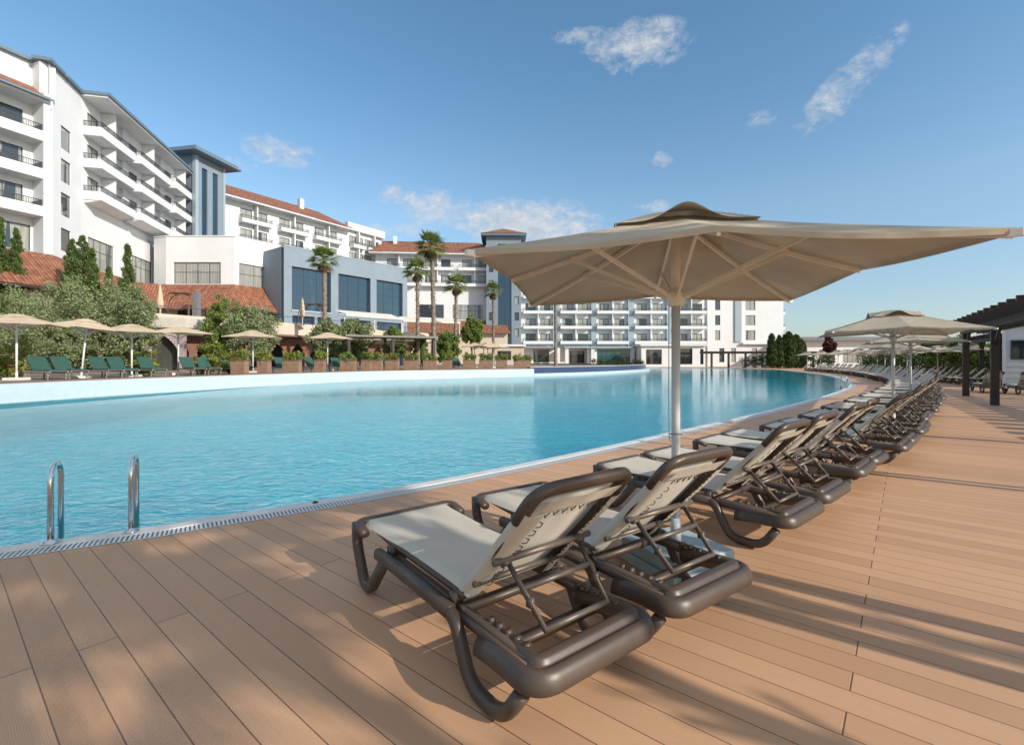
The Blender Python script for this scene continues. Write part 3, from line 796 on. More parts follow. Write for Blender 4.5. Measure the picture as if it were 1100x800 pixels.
# ================================================================== buildings
def fr(root, p0, u):
    """facade frame: local x along the facade (left to right seen from outside), local -y outwards"""
    th = math.atan2(u[1], u[0])
    return Matrix.Translation(V((p0[0], p0[1], 0))-V(root.location)) @ Matrix.Rotation(th, 4, 'Z')
def wall_open(Mx, x0, x1, z0, z1, ops, depth=.18, y=0.0, mb=None):
    mb = mb or MB(Mx)
    xs = sorted({x0, x1}|{v for o in ops for v in o[:2]}); zs = sorted({z0, z1}|{v for o in ops for v in o[2:]})
    for i in range(len(xs)-1):
        for j in range(len(zs)-1):
            cx, cz = (xs[i]+xs[i+1])/2, (zs[j]+zs[j+1])/2
            if any(o[0] < cx < o[1] and o[2] < cz < o[3] for o in ops): continue
            mb.quad((xs[i], y, zs[j]), (xs[i+1], y, zs[j]), (xs[i+1], y, zs[j+1]), (xs[i], y, zs[j+1]))
    for a, b_, c, d in ops:
        yd = y+depth
        mb.quad((a, y, c), (b_, y, c), (b_, yd, c), (a, yd, c)); mb.quad((a, yd, d), (b_, yd, d), (b_, y, d), (a, y, d))
        mb.quad((a, yd, c), (a, yd, d), (a, y, d), (a, y, c)); mb.quad((b_, y, c), (b_, y, d), (b_, yd, d), (b_, yd, c))
    return mb
def window(root, Mx, x0, x1, z0, z1, nx=2, nz=1, y=.12, fw=.06, glass='glass', split=None):
    mb = MB(Mx)
    mb.bx(x0, x1, y-.03, y+.03, z0, z0+fw); mb.bx(x0, x1, y-.03, y+.03, z1-fw, z1)
    mb.bx(x0, x0+fw, y-.029, y+.029, z0+fw, z1-fw); mb.bx(x1-fw, x1, y-.029, y+.029, z0+fw, z1-fw)
    for k in range(1, nx):
        x = x0+(x1-x0)*k/nx; mb.bx(x-fw*.4, x+fw*.4, y-.027, y+.027, z0+fw, z1-fw)
    for k in range(1, nz):
        z = z0+(z1-z0)*(split if split and nz == 2 else k/nz); mb.bx(x0+fw, x1-fw, y-.025, y+.025, z-fw*.4, z+fw*.4)
    w = mb.build('window', M['frame_dark'], root)
    mb = MB(Mx); mb.quad((x0, y+.01, z0), (x1, y+.01, z0), (x1, y+.01, z1), (x0, y+.01, z1)); mb.build('pane', M[glass], w)
    return w
def balcony(root, Mx, x0, x1, z, dep=1.4, ph=.78, rh=.48, sp=.11, wallmat='plaster', thick=.13, y=0.0):
    mb = MB(Mx)
    mb.bx(x0, x1, y-dep, y, z, z+.16)
    mb.bx(x0, x1, y-dep, y-dep+thick, z+.16, z+ph); mb.bx(x0, x0+thick, y-dep+thick, y, z+.16, z+ph); mb.bx(x1-thick, x1, y-dep+thick, y, z+.16, z+ph)
    b = mb.build('balcony', M[wallmat], root)
    mb = MB(Mx); c = thick/2; zt = z+ph
    mb.bx(x0+c-.025, x1-c+.025, y-dep+c-.03, y-dep+c+.03, zt+rh-.05, zt+rh)
    mb.bx(x0+c, x1-c, y-dep+c-.015, y-dep+c+.015, zt+.06, zt+.09)
    n = max(2, int((x1-x0)/sp))
    for k in range(n+1):
        x = x0+c+(x1-x0-2*c)*k/n; w = .03 if k % 10 == 0 else .017
        mb.bx(x-w, x+w, y-dep+c-.012, y-dep+c+.012, zt, zt+rh-.05)
    for xx in (x0+c, x1-c):
        mb.bx(xx-.03, xx+.03, y-dep+c+.03, y, zt+rh-.05, zt+rh-.001)
        for k in range(int(dep/sp)): mb.bx(xx-.012, xx+.012, y-dep+c+sp*(k+1)-.012, y-dep+c+sp*(k+1)+.012, zt, zt+rh-.05)
    mb.build('railing', M['rail'], b)
    return b
def slabbox(root, Mx, name, mat, boxes, bevel=0):
    o = None
    for b in boxes:
        mb = MB(Mx); mb.bx(*b); o = mb.build(name, M[mat], root, bevel=bevel)
    return o
def tiled(mb, ridge, eave):
    L = 0
    for i in range(len(ridge)-1):
        a, b_, c, d = V(eave[i]), V(eave[i+1]), V(ridge[i+1]), V(ridge[i])
        e = (b_-a).normalized(); h1 = (c-a); up = (h1-e*h1.dot(e)).normalized()
        uv = [(L+(p-a).dot(e), (p-a).dot(up)) for p in (a, b_, c, d)]
        mb.quad(a, b_, c, d, uv); L += (b_-a).length
# ---------------------------------------------------------------- near hotel wing (far left)
hw = thing('hotel_wing', 'tall white hotel wing with stepped dark railed balconies at the far left', 'building', (-42, 46, 0))
uA = V((.369, .929)); E_ = V((-39.87, 41.4)); pA = E_-uA*15
MA = fr(hw, pA, uA)
lv = (19.95, 16.75, 13.55)                      # balcony floor levels of the end block
opsA = [(15-3.6, 15-1.1, z+.75-.55, z+2.75) for z in lv]+[(15-7.6, 15-5.1, z+.2, z+2.75) for z in lv]+[(15-11.6, 15-9.1, z+.2, z+2.75) for z in lv]+[(15-6.2, 15-.6, 10.8, 13.0), (15-12.8, 15-7.0, 10.8, 13.0)]
wall_open(MA, 0, 14.55, 0, 27, opsA, .2, 1.4).build('wall', M['plaster'], hw)
for o in opsA: window(hw, MA, *o, nx=2, y=1.52)
for i, z in enumerate(lv): balcony(hw, MA, 0.02, 14.55, z+.1, 1.6, .85, .55, y=1.4)
slabbox(hw, MA, 'end_pier', 'plaster', [(14.55, 15, -.25, 1.6, 0, 24.2)])
slabbox(hw, MA, 'parapet_wall', 'plaster', [(14.5, 15.6, .25, 1.9, 23.9, 26.98)])
slabbox(hw, MA, 'eave_soffit', 'plaster', [(0, 14.9, -.5, 1.4, 23.35, 23.6)])
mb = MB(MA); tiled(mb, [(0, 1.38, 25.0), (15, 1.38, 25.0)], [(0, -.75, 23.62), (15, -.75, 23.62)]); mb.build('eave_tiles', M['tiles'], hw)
slabbox(hw, MA, 'gutter', 'trimblue', [(0, 15.05, -.82, -.70, 23.5, 23.66)])
slabbox(hw, MA, 'roof_edge', 'trimblue', [(0, 16.9, 1.0, 2.6, 27.0, 27.28)])
# recessed link wall with three small windows
W0 = V((-41.6, 46.5)); uL = (W0-E_).normalized(); ML = fr(hw, E_, uL); LL = (W0-E_).length
opsL = [(1.9, 3.5, z, z+2.05) for z in (20.5, 17.55, 14.5, 11.3)]
wall_open(ML, 0, LL, 0, 27.0, opsL, .2).build('wall', M['plaster'], hw)
for o in opsL: window(hw, ML, *o, nx=1)
slabbox(hw, ML, 'roof_edge', 'trimblue', [(-.4, LL+1, -.35, 1.0, 27.02, 27.3)])
slabbox(hw, ML, 'downpipe', 'plaster', [(.35, .45, -.12, -.02, 2, 26.8)])
# long stepped wing
uB = V((-.23, .973)); MBm = fr(hw, W0, uB)
stacks = [(0.25, 6.5, 0.0), (7.0, 14.3, -.35), (14.8, 22.0, -.7)]
lvB = (23.35, 20.2, 17.05)
opsW = [(1.0, 5.4, 10.6, 13.6), (9.0, 13.6, 10.5, 13.5)]
wall_open(MBm, 0, 24.6, 0, 17.0, opsW, .2).build('wall', M['plaster'], hw)
for o in opsW: window(hw, MBm, *o, nx=4, nz=2, split=.62)
for x0, x1, yo in stacks:
    ops = []
    for z in lvB:
        m_ = (x0+x1)/2
        ops += [(x0+.7, x0+2.5, z+.2, z+2.5), (m_+.5, m_+2.3, z+.2, z+2.5)]
    wall_open(MBm, x0-.4 if x0 > 1 else 0, x1+.4, 17.0, 27.0, ops, .2, yo+.02).build('wall', M['plaster'], hw)
    slabbox(hw, MBm, 'wall_return', 'plaster', [(x0-.42, x0-.35, yo, yo+.6, 17, 27)])
    for o in ops: window(hw, MBm, *o, nx=2, y=yo+.14)
    for z in lvB:
        balcony(hw, MBm, x0, x1, z, 1.55, .85, .55, y=yo)
        slabbox(hw, MBm, 'divider', 'plaster', [((x0+x1)/2-.09, (x0+x1)/2+.09, yo-1.2, yo, z+.17, z+3.05 if z < 23 else 26.9)])
    # sloped underside below the lowest balcony
    mb = MB(MBm); a, b_ = x0+.1, x1-.1
    mb.add([(a, yo-1.4, 17.04), (b_, yo-1.4, 17.04), (b_, yo+.02, 16.75), (a, yo+.02, 16.75), (a, yo+.02, 17.04), (b_, yo+.02, 17.04)], [(0, 1, 2, 3)[::-1], (0, 3, 4), (1, 5, 2)]); mb.build('balcony_bracket', M['plaster'], hw)
slabbox(hw, MBm, 'soffit', 'plaster', [(-.2, 25, -2.3, 1.0, 26.92, 27.1)])
slabbox(hw, MBm, 'roof_edge', 'trimblue', [(-.35, 25.2, -2.5, 1.2, 27.1, 27.38)])
slabbox(hw, MBm, 'end_wall', 'plaster', [(24.4, 24.62, .05, 14, 0, 26.9)])
# ---------------------------------------------------------------- blue tower
tw = thing('stair_tower', 'blue grey tower with two dark vertical glass strips, beside the left hotel wing', 'tower', (-43.4, 66, 0))
uT = V((.2, .98)).normalized(); MT = fr(tw, (-43.4, 66), uT)
ops = [(1.05, 2.0, 12, 28.2), (2.9, 3.85, 12, 28.2)]
wall_open(MT, 0, 5.0, 0, 29.6, ops, .3).build('wall', M['bluegrey'], tw)
for o in ops: window(tw, MT, *o, nx=1, nz=9, y=.2, glass='glass_blue')
slabbox(tw, MT, 'wall', 'bluegrey', [(0.0, 5.0, .35, 7, 0, 29.6)])
slabbox(tw, MT, 'corner_fin', 'bluepanel', [(-.12, .35, -.14, .4, 0, 29.55), (4.7, 5.1, -.14, .4, 0, 29.55)])
slabbox(tw, MT, 'roof', 'trimblue', [(-1.6, 6.6, -1.6, 8.6, 29.6, 29.85), (-1.3, 6.3, -1.3, 8.3, 29.85, 30.25)])
# ---------------------------------------------------------------- generic balcony wings
def wing(root, Mx, groups, levels, ztop, L, h=3.15, win=(1.9, 2.2), mat='plaster', dep=1.25, ground=None, sp=.17, rh=.55, ph=.62):
    ops = []
    for x0, x1 in groups:
        w2 = (x1-x0)/2
        for z in levels:
            for k in (0, 1):
                c = x0+w2*(k+.5); ops.append((c-win[0]/2, c+win[0]/2, z+.2, z+.2+win[1]))
    if ground: ops += ground
    wall_open(Mx, 0, L, 0, ztop, ops, .22).build('wall', M[mat], root)
    for o in ops: window(root, Mx, *o, nx=4 if o[1]-o[0] > 3 else 2, nz=2 if o[1]-o[0] > 3 else 1, split=.6, fw=.07, y=.14)
    for x0, x1 in groups:
        for z in levels: balcony(root, Mx, x0, x1, z, dep, ph, rh, sp)
        slabbox(root, Mx, 'divider', 'plaster', [((x0+x1)/2-.1, (x0+x1)/2+.1, -dep+.2, -.002, z+.17, z+h) for z in levels])
wc = thing('hotel_wing', 'white hotel wing with a long red tiled roof, right of the blue grey tower', 'building', (-43, 74, 0))
p0 = V((-44.3, 73.2)); uC = V((.544, .839)); MC = fr(wc, p0, uC)
gs = [(2.6, 7.6), (9.0, 14.2), (15.6, 21.2)]
wing(wc, MC, gs, (22.95, 19.8, 16.65), 26.2, 22.6)
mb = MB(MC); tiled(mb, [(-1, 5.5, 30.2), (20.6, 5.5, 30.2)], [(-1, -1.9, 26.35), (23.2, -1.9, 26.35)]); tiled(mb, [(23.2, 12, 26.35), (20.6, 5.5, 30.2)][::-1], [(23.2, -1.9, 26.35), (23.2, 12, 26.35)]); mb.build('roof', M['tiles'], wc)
slabbox(wc, MC, 'eave', 'plaster', [(-1, 23, -1.8, 0, 26.12, 26.33)])
slabbox(wc, MC, 'chimney', 'plaster', [(15.5, 16.3, 3.5, 4.3, 28.8, 31.0)])
slabbox(wc, MC, 'end_wall', 'plaster', [(22.3, 22.58, .05, 10, 0, 26)])
p1 = p0+uC*22.7
w2 = thing('hotel_block', 'flat roofed white hotel block between the two red tiled roofs', 'building', (p1.x, p1.y, 0))
M2 = fr(w2, p1, uC)
wing(w2, M2, [(1.0, 4.0), (4.6, 8.2)], (23.1, 19.95, 16.8), 27.7, 9.0)
slabbox(w2, M2, 'wall', 'plaster', [(8.8, 8.98, .05, 9, 0, 27.68)])
slabbox(w2, M2, 'parapet', 'plaster', [(-.1, 9.1, -.9, -.003, 26.4, 27.75)])
# wing D
wd = thing('hotel_wing', 'distant white hotel wing with red tiled roof behind the tallest palm', 'building', (-26, 97, 0))
p0 = V((-27.4, 96.5)); uD = V((.996, .09)); MD = fr(wd, p0, uD)
grd = [(8.2, 13.6, 9.6, 12.6), (15.4, 21.6, 9.6, 12.6), (1.5, 5.5, 9.6, 12.6)]
wing(wd, MD, [(1.6, 8.0), (9.2, 15.6), (16.6, 23.2)], (19.4, 16.2), 22.6, 24, ground=grd)
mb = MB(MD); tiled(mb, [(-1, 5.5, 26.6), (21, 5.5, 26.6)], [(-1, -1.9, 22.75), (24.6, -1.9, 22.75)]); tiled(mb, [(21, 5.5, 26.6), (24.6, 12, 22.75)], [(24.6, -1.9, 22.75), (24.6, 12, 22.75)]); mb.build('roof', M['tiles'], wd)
slabbox(wd, MD, 'eave', 'plaster', [(-1, 24.4, -1.8, 0, 22.5, 22.73)])
slabbox(wd, MD, 'chimney', 'plaster', [(3.0, 3.7, 3.5, 4.2, 25.0, 27.2)])
mb = MB(MD); tiled(mb, [(-5, -.05, 9.4), (26, -.05, 9.4)], [(-5, -8.5, 6.4), (26.5, -8.5, 6.4)]); mb.build('lean_to_roof', M['tiles'], wd)
slabbox(wd, MD, 'lower_wall', 'plaster2', [(-4, 26, -7.4, -7.0, .6, 6.5)])
# tower E
te = thing('stair_tower', 'distant blue grey tower with a small red pyramid roof and central glass strip', 'tower', (-1.7, 96, 0))
ME = fr(te, (-5.1, 95.5), (1, .02))
ops = [(2.3, 5.0, 1.5, 24.4)]+[(x, x+.9, z, z+1.6) for x in (.5, 5.6) for z in (6, 9.2, 12.4, 15.6, 18.8)]
wall_open(ME, 0, 6.9, 0, 25.9, ops, .3).build('wall', M['bluegrey'], te)
for o in ops: window(te, ME, *o, nx=2 if o[1]-o[0] > 2 else 1, nz=8 if o[3]-o[2] > 5 else 1, y=.2, glass='glass_blue' if o[1]-o[0] > 2 else 'glass')
slabbox(te, ME, 'wall', 'bluegrey', [(0, 6.9, .35, 7, 0, 25.9)])
slabbox(te, ME, 'eave', 'trimblue', [(-1.0, 7.9, -1.0, 8, 25.9, 26.3)])
mb = MB(ME); ap = (3.45, 3.5, 28.4); cs = [(-1.1, -1.1, 26.3), (8, -1.1, 26.3), (8, 8.1, 26.3), (-1.1, 8.1, 26.3)]
for i in range(4): tiled(mb, [ap, (ap[0]+.01, ap[1], ap[2])], [cs[i], cs[(i+1) % 4]])
mb.build('roof', M['tiles'], te)
# main block F
fb = thing('hotel_block', 'long white hotel block with rows of small balconies behind the umbrella and pool', 'building', (20, 103, 0))
MF = fr(fb, (1.6, 102.5), (1, .012)); kx = 102.5/F_PX
X = lambda px: (px-CX)*kx-1.6
gs = [(X(562), X(593.5)), (X(601.5), X(634.5)), (X(640.5), X(674)), (X(681), X(715.5)), (X(726), X(757.5))]
lvF = (4.75, 7.95, 11.15, 14.35, 17.55)
grd = [(X(573), X(590), .9, 3.6), (X(612), X(628), .7, 3.3), (X(731), X(745), .9, 3.7)]
wing(fb, MF, gs, lvF, 23.4, X(760), win=(2.15, 2.05), ground=grd, dep=1.3)
ops = [(X(768.5), X(774), z, z+2.1) for z in (5.6, 8.8, 12.0, 15.2)]+[(X(801.5), X(812), z, z+2.1) for z in (5.6, 8.8, 12.0, 15.2)]+[(X(773), X(778.5), .9, 3.9), (X(786), X(791), .9, 3.9), (X(808), X(814), .9, 3.9)]
wall_open(MF, X(760.01), X(842.5), 0, 23.4, ops, .2, -.35).build('wall', M['plaster'], fb)
slabbox(fb, MF, 'wall', 'plaster', [(X(760), X(760.3), -.35, .3, 0, 23.4), (X(842.2), X(842.5), -.34, 16, 0, 23.4)])
for o in ops: window(fb, MF, *o, nx=2 if o[1]-o[0] > 1.5 else 1, y=-.2)
slabbox(fb, MF, 'facade_panel', 'bluepanel', [(X(593.8), X(601.2), -.5, -.005, 4.2, 23.3), (X(634.8), X(640.2), -.5, -.005, 4.2, 23.3), (X(674.3), X(680.7), -.5, -.005, 4.2, 23.3), (X(716), X(725.5), -.5, -.005, 4.2, 23.3), (X(789.5), X(796.5), -.62, -.355, 5.2, 23.3)])
slabbox(fb, MF, 'string_course', 'plaster', [(X(796.7), X(842), -1.1, -.36, 4.7, 5.1)])
for z in lvF: balcony(fb, MF, X(842.6), X(848), z, 1.2, .62, .5, .3, y=2.0)
slabbox(fb, MF, 'roof_edge', 'trimblue', [(-.3, X(843.5), -1.6, 15, 23.4, 23.75)])
slabbox(fb, MF, 'wall', 'plaster', [(0, X(842.5), 15, 15.2, 0, 23.4), (0, .2, .02, 15, 0, 23.4)])
# ground floor annexes of the main block
slabbox(fb, MF, 'awning', 'bluepanel', [(X(562), X(598), -3.2, -.03, 3.9, 4.1), (X(604), X(676), -3.6, -.03, 3.85, 4.15)])
o = [(X(639), X(674), .7, 3.6)]
wall_open(MF, X(628.5), X(678.5), 0, 3.85, o, .15, -2.6).build('wall', M['plaster'], fb)
window(fb, MF, *o[0], nx=7, y=-2.5, glass='glass_teal')
slabbox(fb, MF, 'ground_floor_column', 'plaster', [(X(px)-.35, X(px)+.35, -3.3, -2.7, 0, 3.85) for px in (598, 607, 634)])
an = thing('entrance_annex', 'low white annex with two dark windows at the foot of the main hotel block', 'building', (27, 97, 0))
MN = fr(an, (26.0, 96.5), (1, .01)); k2 = 96.5/F_PX
XN = lambda px: (px-CX)*k2-26.0
o = [(XN(694), XN(711), .5, 3.5), (XN(728.5), XN(744), .5, 3.7), (XN(752.5), XN(756), .5, 3.6)]
wall_open(MN, XN(689), XN(758), 0, 4.2, o, .2).build('wall', M['plaster'], an)
for q in o: window(an, MN, *q, nx=2, glass='glass_dark')
slabbox(an, MN, 'roof', 'plaster', [(XN(687), XN(759), -.6, 5.6, 4.2, 4.5)])
slabbox(an, MN, 'wall', 'plaster', [(XN(689), XN(689)+.2, .02, 5.5, 0, 4.19)])
# ---------------------------------------------------------------- podium and restaurant with tiled lean-to
rs = thing('restaurant_building', 'white faceted restaurant building with large windows above a terracotta lean-to roof', 'building', (-36, 58, 0))
fac = [V((-43.6, 58.6)), V((-41.7, 58.0)), V((-33.4, 58)), V((-30.6, 62.6)), V((-29.5, 66))]
wins = {1: [(.9, 6.6, 10.6, 13.2)], 2: [(.5, 4.4, 10.4, 13.2)]}
for i in range(4):
    a, b_ = fac[i], fac[i+1]; L = (b_-a).length; Mi = fr(rs, a, (b_-a))
    wall_open(Mi, 0, L, 7, 16.3, wins.get(i, []), .25).build('wall', M['plaster'], rs)
    for q in wins.get(i, []): window(rs, Mi, *q, nx=4 if i == 1 else 2, nz=2, split=.55, y=.18)
    slabbox(rs, Mi, 'parapet_cap', 'plaster', [(-.05, L+.05, -.08, .4, 16.3, 16.42)])
mb = MB(Matrix.Translation(-V(rs.location))); mb.add([(p.x, p.y, 16.3) for p in fac]+[(-43.6, 66, 16.3)], [(0, 1, 2, 3, 4, 5)]); mb.build('roof', M['roof_grey'], rs)
rid = [(-46.5, 25, 10.5), (-39.6, 41.4, 10.5), (-41.4, 46.5, 10.5), (-43.7, 56.2, 10.5), (-41.6, 57.9, 10.5), (-33.3, 57.9, 10.5), (-30.5, 62.5, 10.5), (-29.8, 65, 10.5)]
eav = [(-41.6, 24, 7.2), (-35.2, 40.6, 7.2), (-36.9, 46.5, 7.2), (-38.7, 53.6, 7.2), (-37.6, 54.2, 7.2), (-32.1, 54.2, 7.2), (-27.3, 60.2, 7.2), (-26.6, 64, 7.2)]
mb = MB(Matrix.Translation(-V(rs.location))); tiled(mb, rid, eav); mb.build('lean_to_roof', M['tiles'], rs)
mb = MB(Matrix.Translation(-V(rs.location)))
for a, b_ in zip(eav, eav[1:]):
    a, b_ = V(a), V(b_); mb.bar(a+V((0, 0, -.12)), b_+V((0, 0, -.12)), .12, .16)
mb.build('gutter', M['wood_dark'], rs)
mb = MB(Matrix.Translation(-V(rs.location)))
ins = [V(r).lerp(V(e), .72) for r, e in zip(rid, eav)]
for a, b_ in zip(ins, ins[1:]): mb.quad((a.x, a.y, .6), (b_.x, b_.y, .6), (b_.x, b_.y, 8.0), (a.x, a.y, 8.0))
mb.build('upper_floor_wall', M['plaster2'], rs)
for a, b_ in ((ins[4], ins[5]), (ins[5], ins[6])):
    L = (b_-a).length; Mi = fr(rs, a.xy, (b_-a).xy)
    n = int(L/2.4)
    for k in range(n): window(rs, Mi, .4+k*L/n, .4+k*L/n+1.8, 5.4, 7.3, nx=2, y=-.06, glass='glass_dark')
slabbox(rs, fr(rs, ins[4].xy, (1, 0)), 'chimney_flue', 'roof_grey', [(3.6, 4.2, -2.4, -1.8, 5.2, 8.9)])
# blue glass hall
gh = thing('glass_hall', 'blue grey flat roofed hall with three tall dark blue windows', 'building', (-22, 66, 0))
pG = V((-27.5, 58)); uG = V((.606, .795)); MG = fr(gh, pG, uG)
def gx(px):          # distance along the hall front for a column of the photograph
    r = (px-CX)/F_PX; return (pG.x-r*pG.y)/(r*uG.y-uG.x)
ops = [(gx(313.5), gx(355.5), 7.6, 12.9), (gx(363.5), gx(398), 7.6, 12.9), (gx(404.5), gx(432.5), 7.6, 12.9)]
ops2 = [(gx(314), gx(338), 5.0, 6.9), (gx(341), gx(356), 5.0, 6.9), (gx(366), gx(398), 5.0, 6.9), (gx(405), gx(432), 5.0, 6.9)]
LG = gx(437.5)
wall_open(MG, 0, LG, 0, 15.2, ops+ops2, .55).build('wall', M['bluegrey'], gh)
for q in ops: window(gh, MG, *q, nx=3, nz=5, y=.45, glass='glass_blue', fw=.035)
for q in ops2: window(gh, MG, *q, nx=3, y=.4, glass='glass_blue')
slabbox(gh, MG, 'wall', 'bluegrey', [(0, .25, .56, 9, 0, 15.18), (LG-.25, LG, .56, 9, 0, 15.18)])
slabbox(gh, MG, 'parapet_cap', 'bluepanel', [(-.06, LG+.06, -.06, .5, 15.2, 15.32)])
slabbox(gh, MG, 'roof', 'roof_grey', [(.2, LG-.2, .5, 9, 15.0, 15.15)])
slabbox(gh, MG, 'sill', 'bluepanel', [(a-.1, b_+.1, -.12, -.002, 7.4, 7.6) for a, b_, _, _ in ops])
# white awnings above the upper terrace
def long_awning(p, q, zt, label, dz=.55, dep=2.6):
    p, q = V(p), V(q); L = (q-p).length
    th = thing('terrace_awning', label, 'awning', (p.x, p.y, 5.0)); 
    Mx = Matrix.Translation(V((0, 0, -5.0))) @ Matrix.Rotation(math.atan2((q-p).y, (q-p).x), 4, 'Z')
    mb = MB(Mx); mb.grid(lambda u, v: (L*u, -dep*.5+dep*v, zt-dz+dz*v*1.2-.06*math.sin(PI*v)), 12, 6); mb.bx(0, L, -dep*.5-.04, -dep*.5, zt-dz-.25, zt-dz+.05)
    mb.build('canopy', M['awning'], th)
    n = max(1, int(L/3))
    for k in range(n+1):
        mb = MB(Mx); mb.bx(L*k/n-.05, L*k/n+.05, -dep*.4, -dep*.4+.1, 5.0, zt-dz); mb.build('post', M['steel_w'], th)
long_awning((-20.8, 58.3), (-15.4, 64.5), 7.5, 'long white awning in front of the blue glass hall')
long_awning((-15.0, 65.0), (-7.8, 68.5), 7.3, 'white awning beside the tall palms, right of the blue glass hall')
# restaurant pavilion: ground floor with the upper terrace on top
pv = thing('restaurant_pavilion', 'low restaurant pavilion with a cream fascia and brown arches behind the olive trees', 'building', (-22, 55, TZ))
pP = V((-31.5, 39.2)); pQ = V((-12.6, 73)); uP = (pQ-pP).normalized(); LP_ = (pQ-pP).length; MP = fr(pv, pP, uP)
slabbox(pv, MP, 'fascia', 'plaster2', [(-3, LP_, 0, 9, 4.15, 5.25)])
slabbox(pv, MP, 'soffit', 'wood_brown', [(-3, LP_, -.5, 8.8, 3.95, 4.15)])
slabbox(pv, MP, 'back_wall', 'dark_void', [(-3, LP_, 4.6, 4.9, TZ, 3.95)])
# arches
def arch_panel(root, Mx, x0, x1, z0, z1, w, spring, rise, y, mat, name='arch', thick=.35, pointed=True):
    """wall panel with a pointed arch opening"""
    c = (x0+x1)/2; n = 10; mb = MB(Mx)
    prof = []
    for k in range(n+1):
        t_ = k/n; x = -w/2+w/2*t_; s_ = math.sin(t_*PI/2)**(.85 if pointed else 1)
        prof.append((c+x, z0+spring+rise*(s_*.86+.14*t_**4 if pointed else s_)))
    prof += [(2*c-x, z) for x, z in prof[-2::-1]]
    for yy, flip in ((y, False), (y+thick, True)):
        def q(a, b_, c_, d): mb.quad(*([a, b_, c_, d] if not flip else [d, c_, b_, a]))
        q((x0, yy, z0), (prof[0][0], yy, z0), (prof[0][0], yy, z1), (x0, yy, z1)); q((prof[-1][0], yy, z0), (x1, yy, z0), (x1, yy, z1), (prof[-1][0], yy, z1))
        for (xa, za_), (xb, zb) in zip(prof, prof[1:]): q((xa, yy, za_), (xb, yy, zb), (xb, yy, z1), (xa, yy, z1))
    full = [(prof[0][0], z0)]+prof+[(prof[-1][0], z0)]
    for (xa, za_), (xb, zb) in zip(full, full[1:]): mb.quad((xa, y, za_), (xa, y+thick, za_), (xb, y+thick, zb), (xb, y, zb))
    mb.quad((x0, y, z0), (x0, y, z1), (x0, y+thick, z1), (x0, y+thick, z0)); mb.quad((x1, y, z0), (x1, y+thick, z0), (x1, y+thick, z1), (x1, y, z1)); mb.quad((x0, y, z1), (x1, y, z1), (x1, y+thick, z1), (x0, y+thick, z1))
    return mb.build(name, M[mat], root)
k = 1.0
while k+2.6 < LP_:
    arch_panel(pv, MP, k, k+2.5, TZ, 3.95, 1.8, 1.5, 1.2, 1.6, 'brick'); k += 2.5
slabbox(pv, MP, 'parapet', 'plaster2', [(-3, LP_, .1, .22, 5.25, 5.45)])
mb = MB(MP)
for k in range(int(LP_/1.6)): mb.bx(k*1.6, k*1.6+.05, .14, .19, 5.45, 6.1)
mb.bx(-3, LP_, .13, .2, 6.1, 6.15); mb.build('railing', M['rail'], pv)
# moorish gate
gt = thing('arched_gateway', 'moorish gateway with patterned tiles and a pointed arch, under a pale canopy', 'gateway', (-27.6, 38, TZ))
MGt = Matrix.Rotation(math.radians(4), 4, 'Z')
arch_panel(gt, MGt, -1.55, 1.55, 0, 3.25, 2.25, 1.65, 1.15, 0, 'arch_tiles', 'arch', .5)
slabbox(gt, MGt, 'doorway', 'glass_dark', [(-1.2, 1.2, .62, .7, 0, 3.1)])
slabbox(gt, MGt, 'canopy', 'awning', [(-2.0, 2.15, -.5, 2.2, 3.35, 4.15)], .03)
# ---------------------------------------------------------------- low hall and pergola at the far right
hl = thing('low_hall', 'low white hall with a thin grey roof behind the hedge at right', 'building', (70, 96, 0))
MH = fr(hl, (57.5, 95), (1, -.06))
wall_open(MH, 0, 24, 0, 5.2, [(3+4.5*i, 6+4.5*i, .8, 3.4) for i in range(4)], .2).build('wall', M['plaster'], hl)
for i in range(4): window(hl, MH, 3+4.5*i, 6+4.5*i, .8, 3.4, nx=3)
slabbox(hl, MH, 'roof', 'roof_grey', [(-1.5, 25.5, -1.5, 9, 5.2, 5.5), (-1, 25, -.8, 8.6, 5.5, 5.9)])
slabbox(hl, MH, 'wall', 'plaster', [(0, .2, .02, 8, 0, 5.19)])
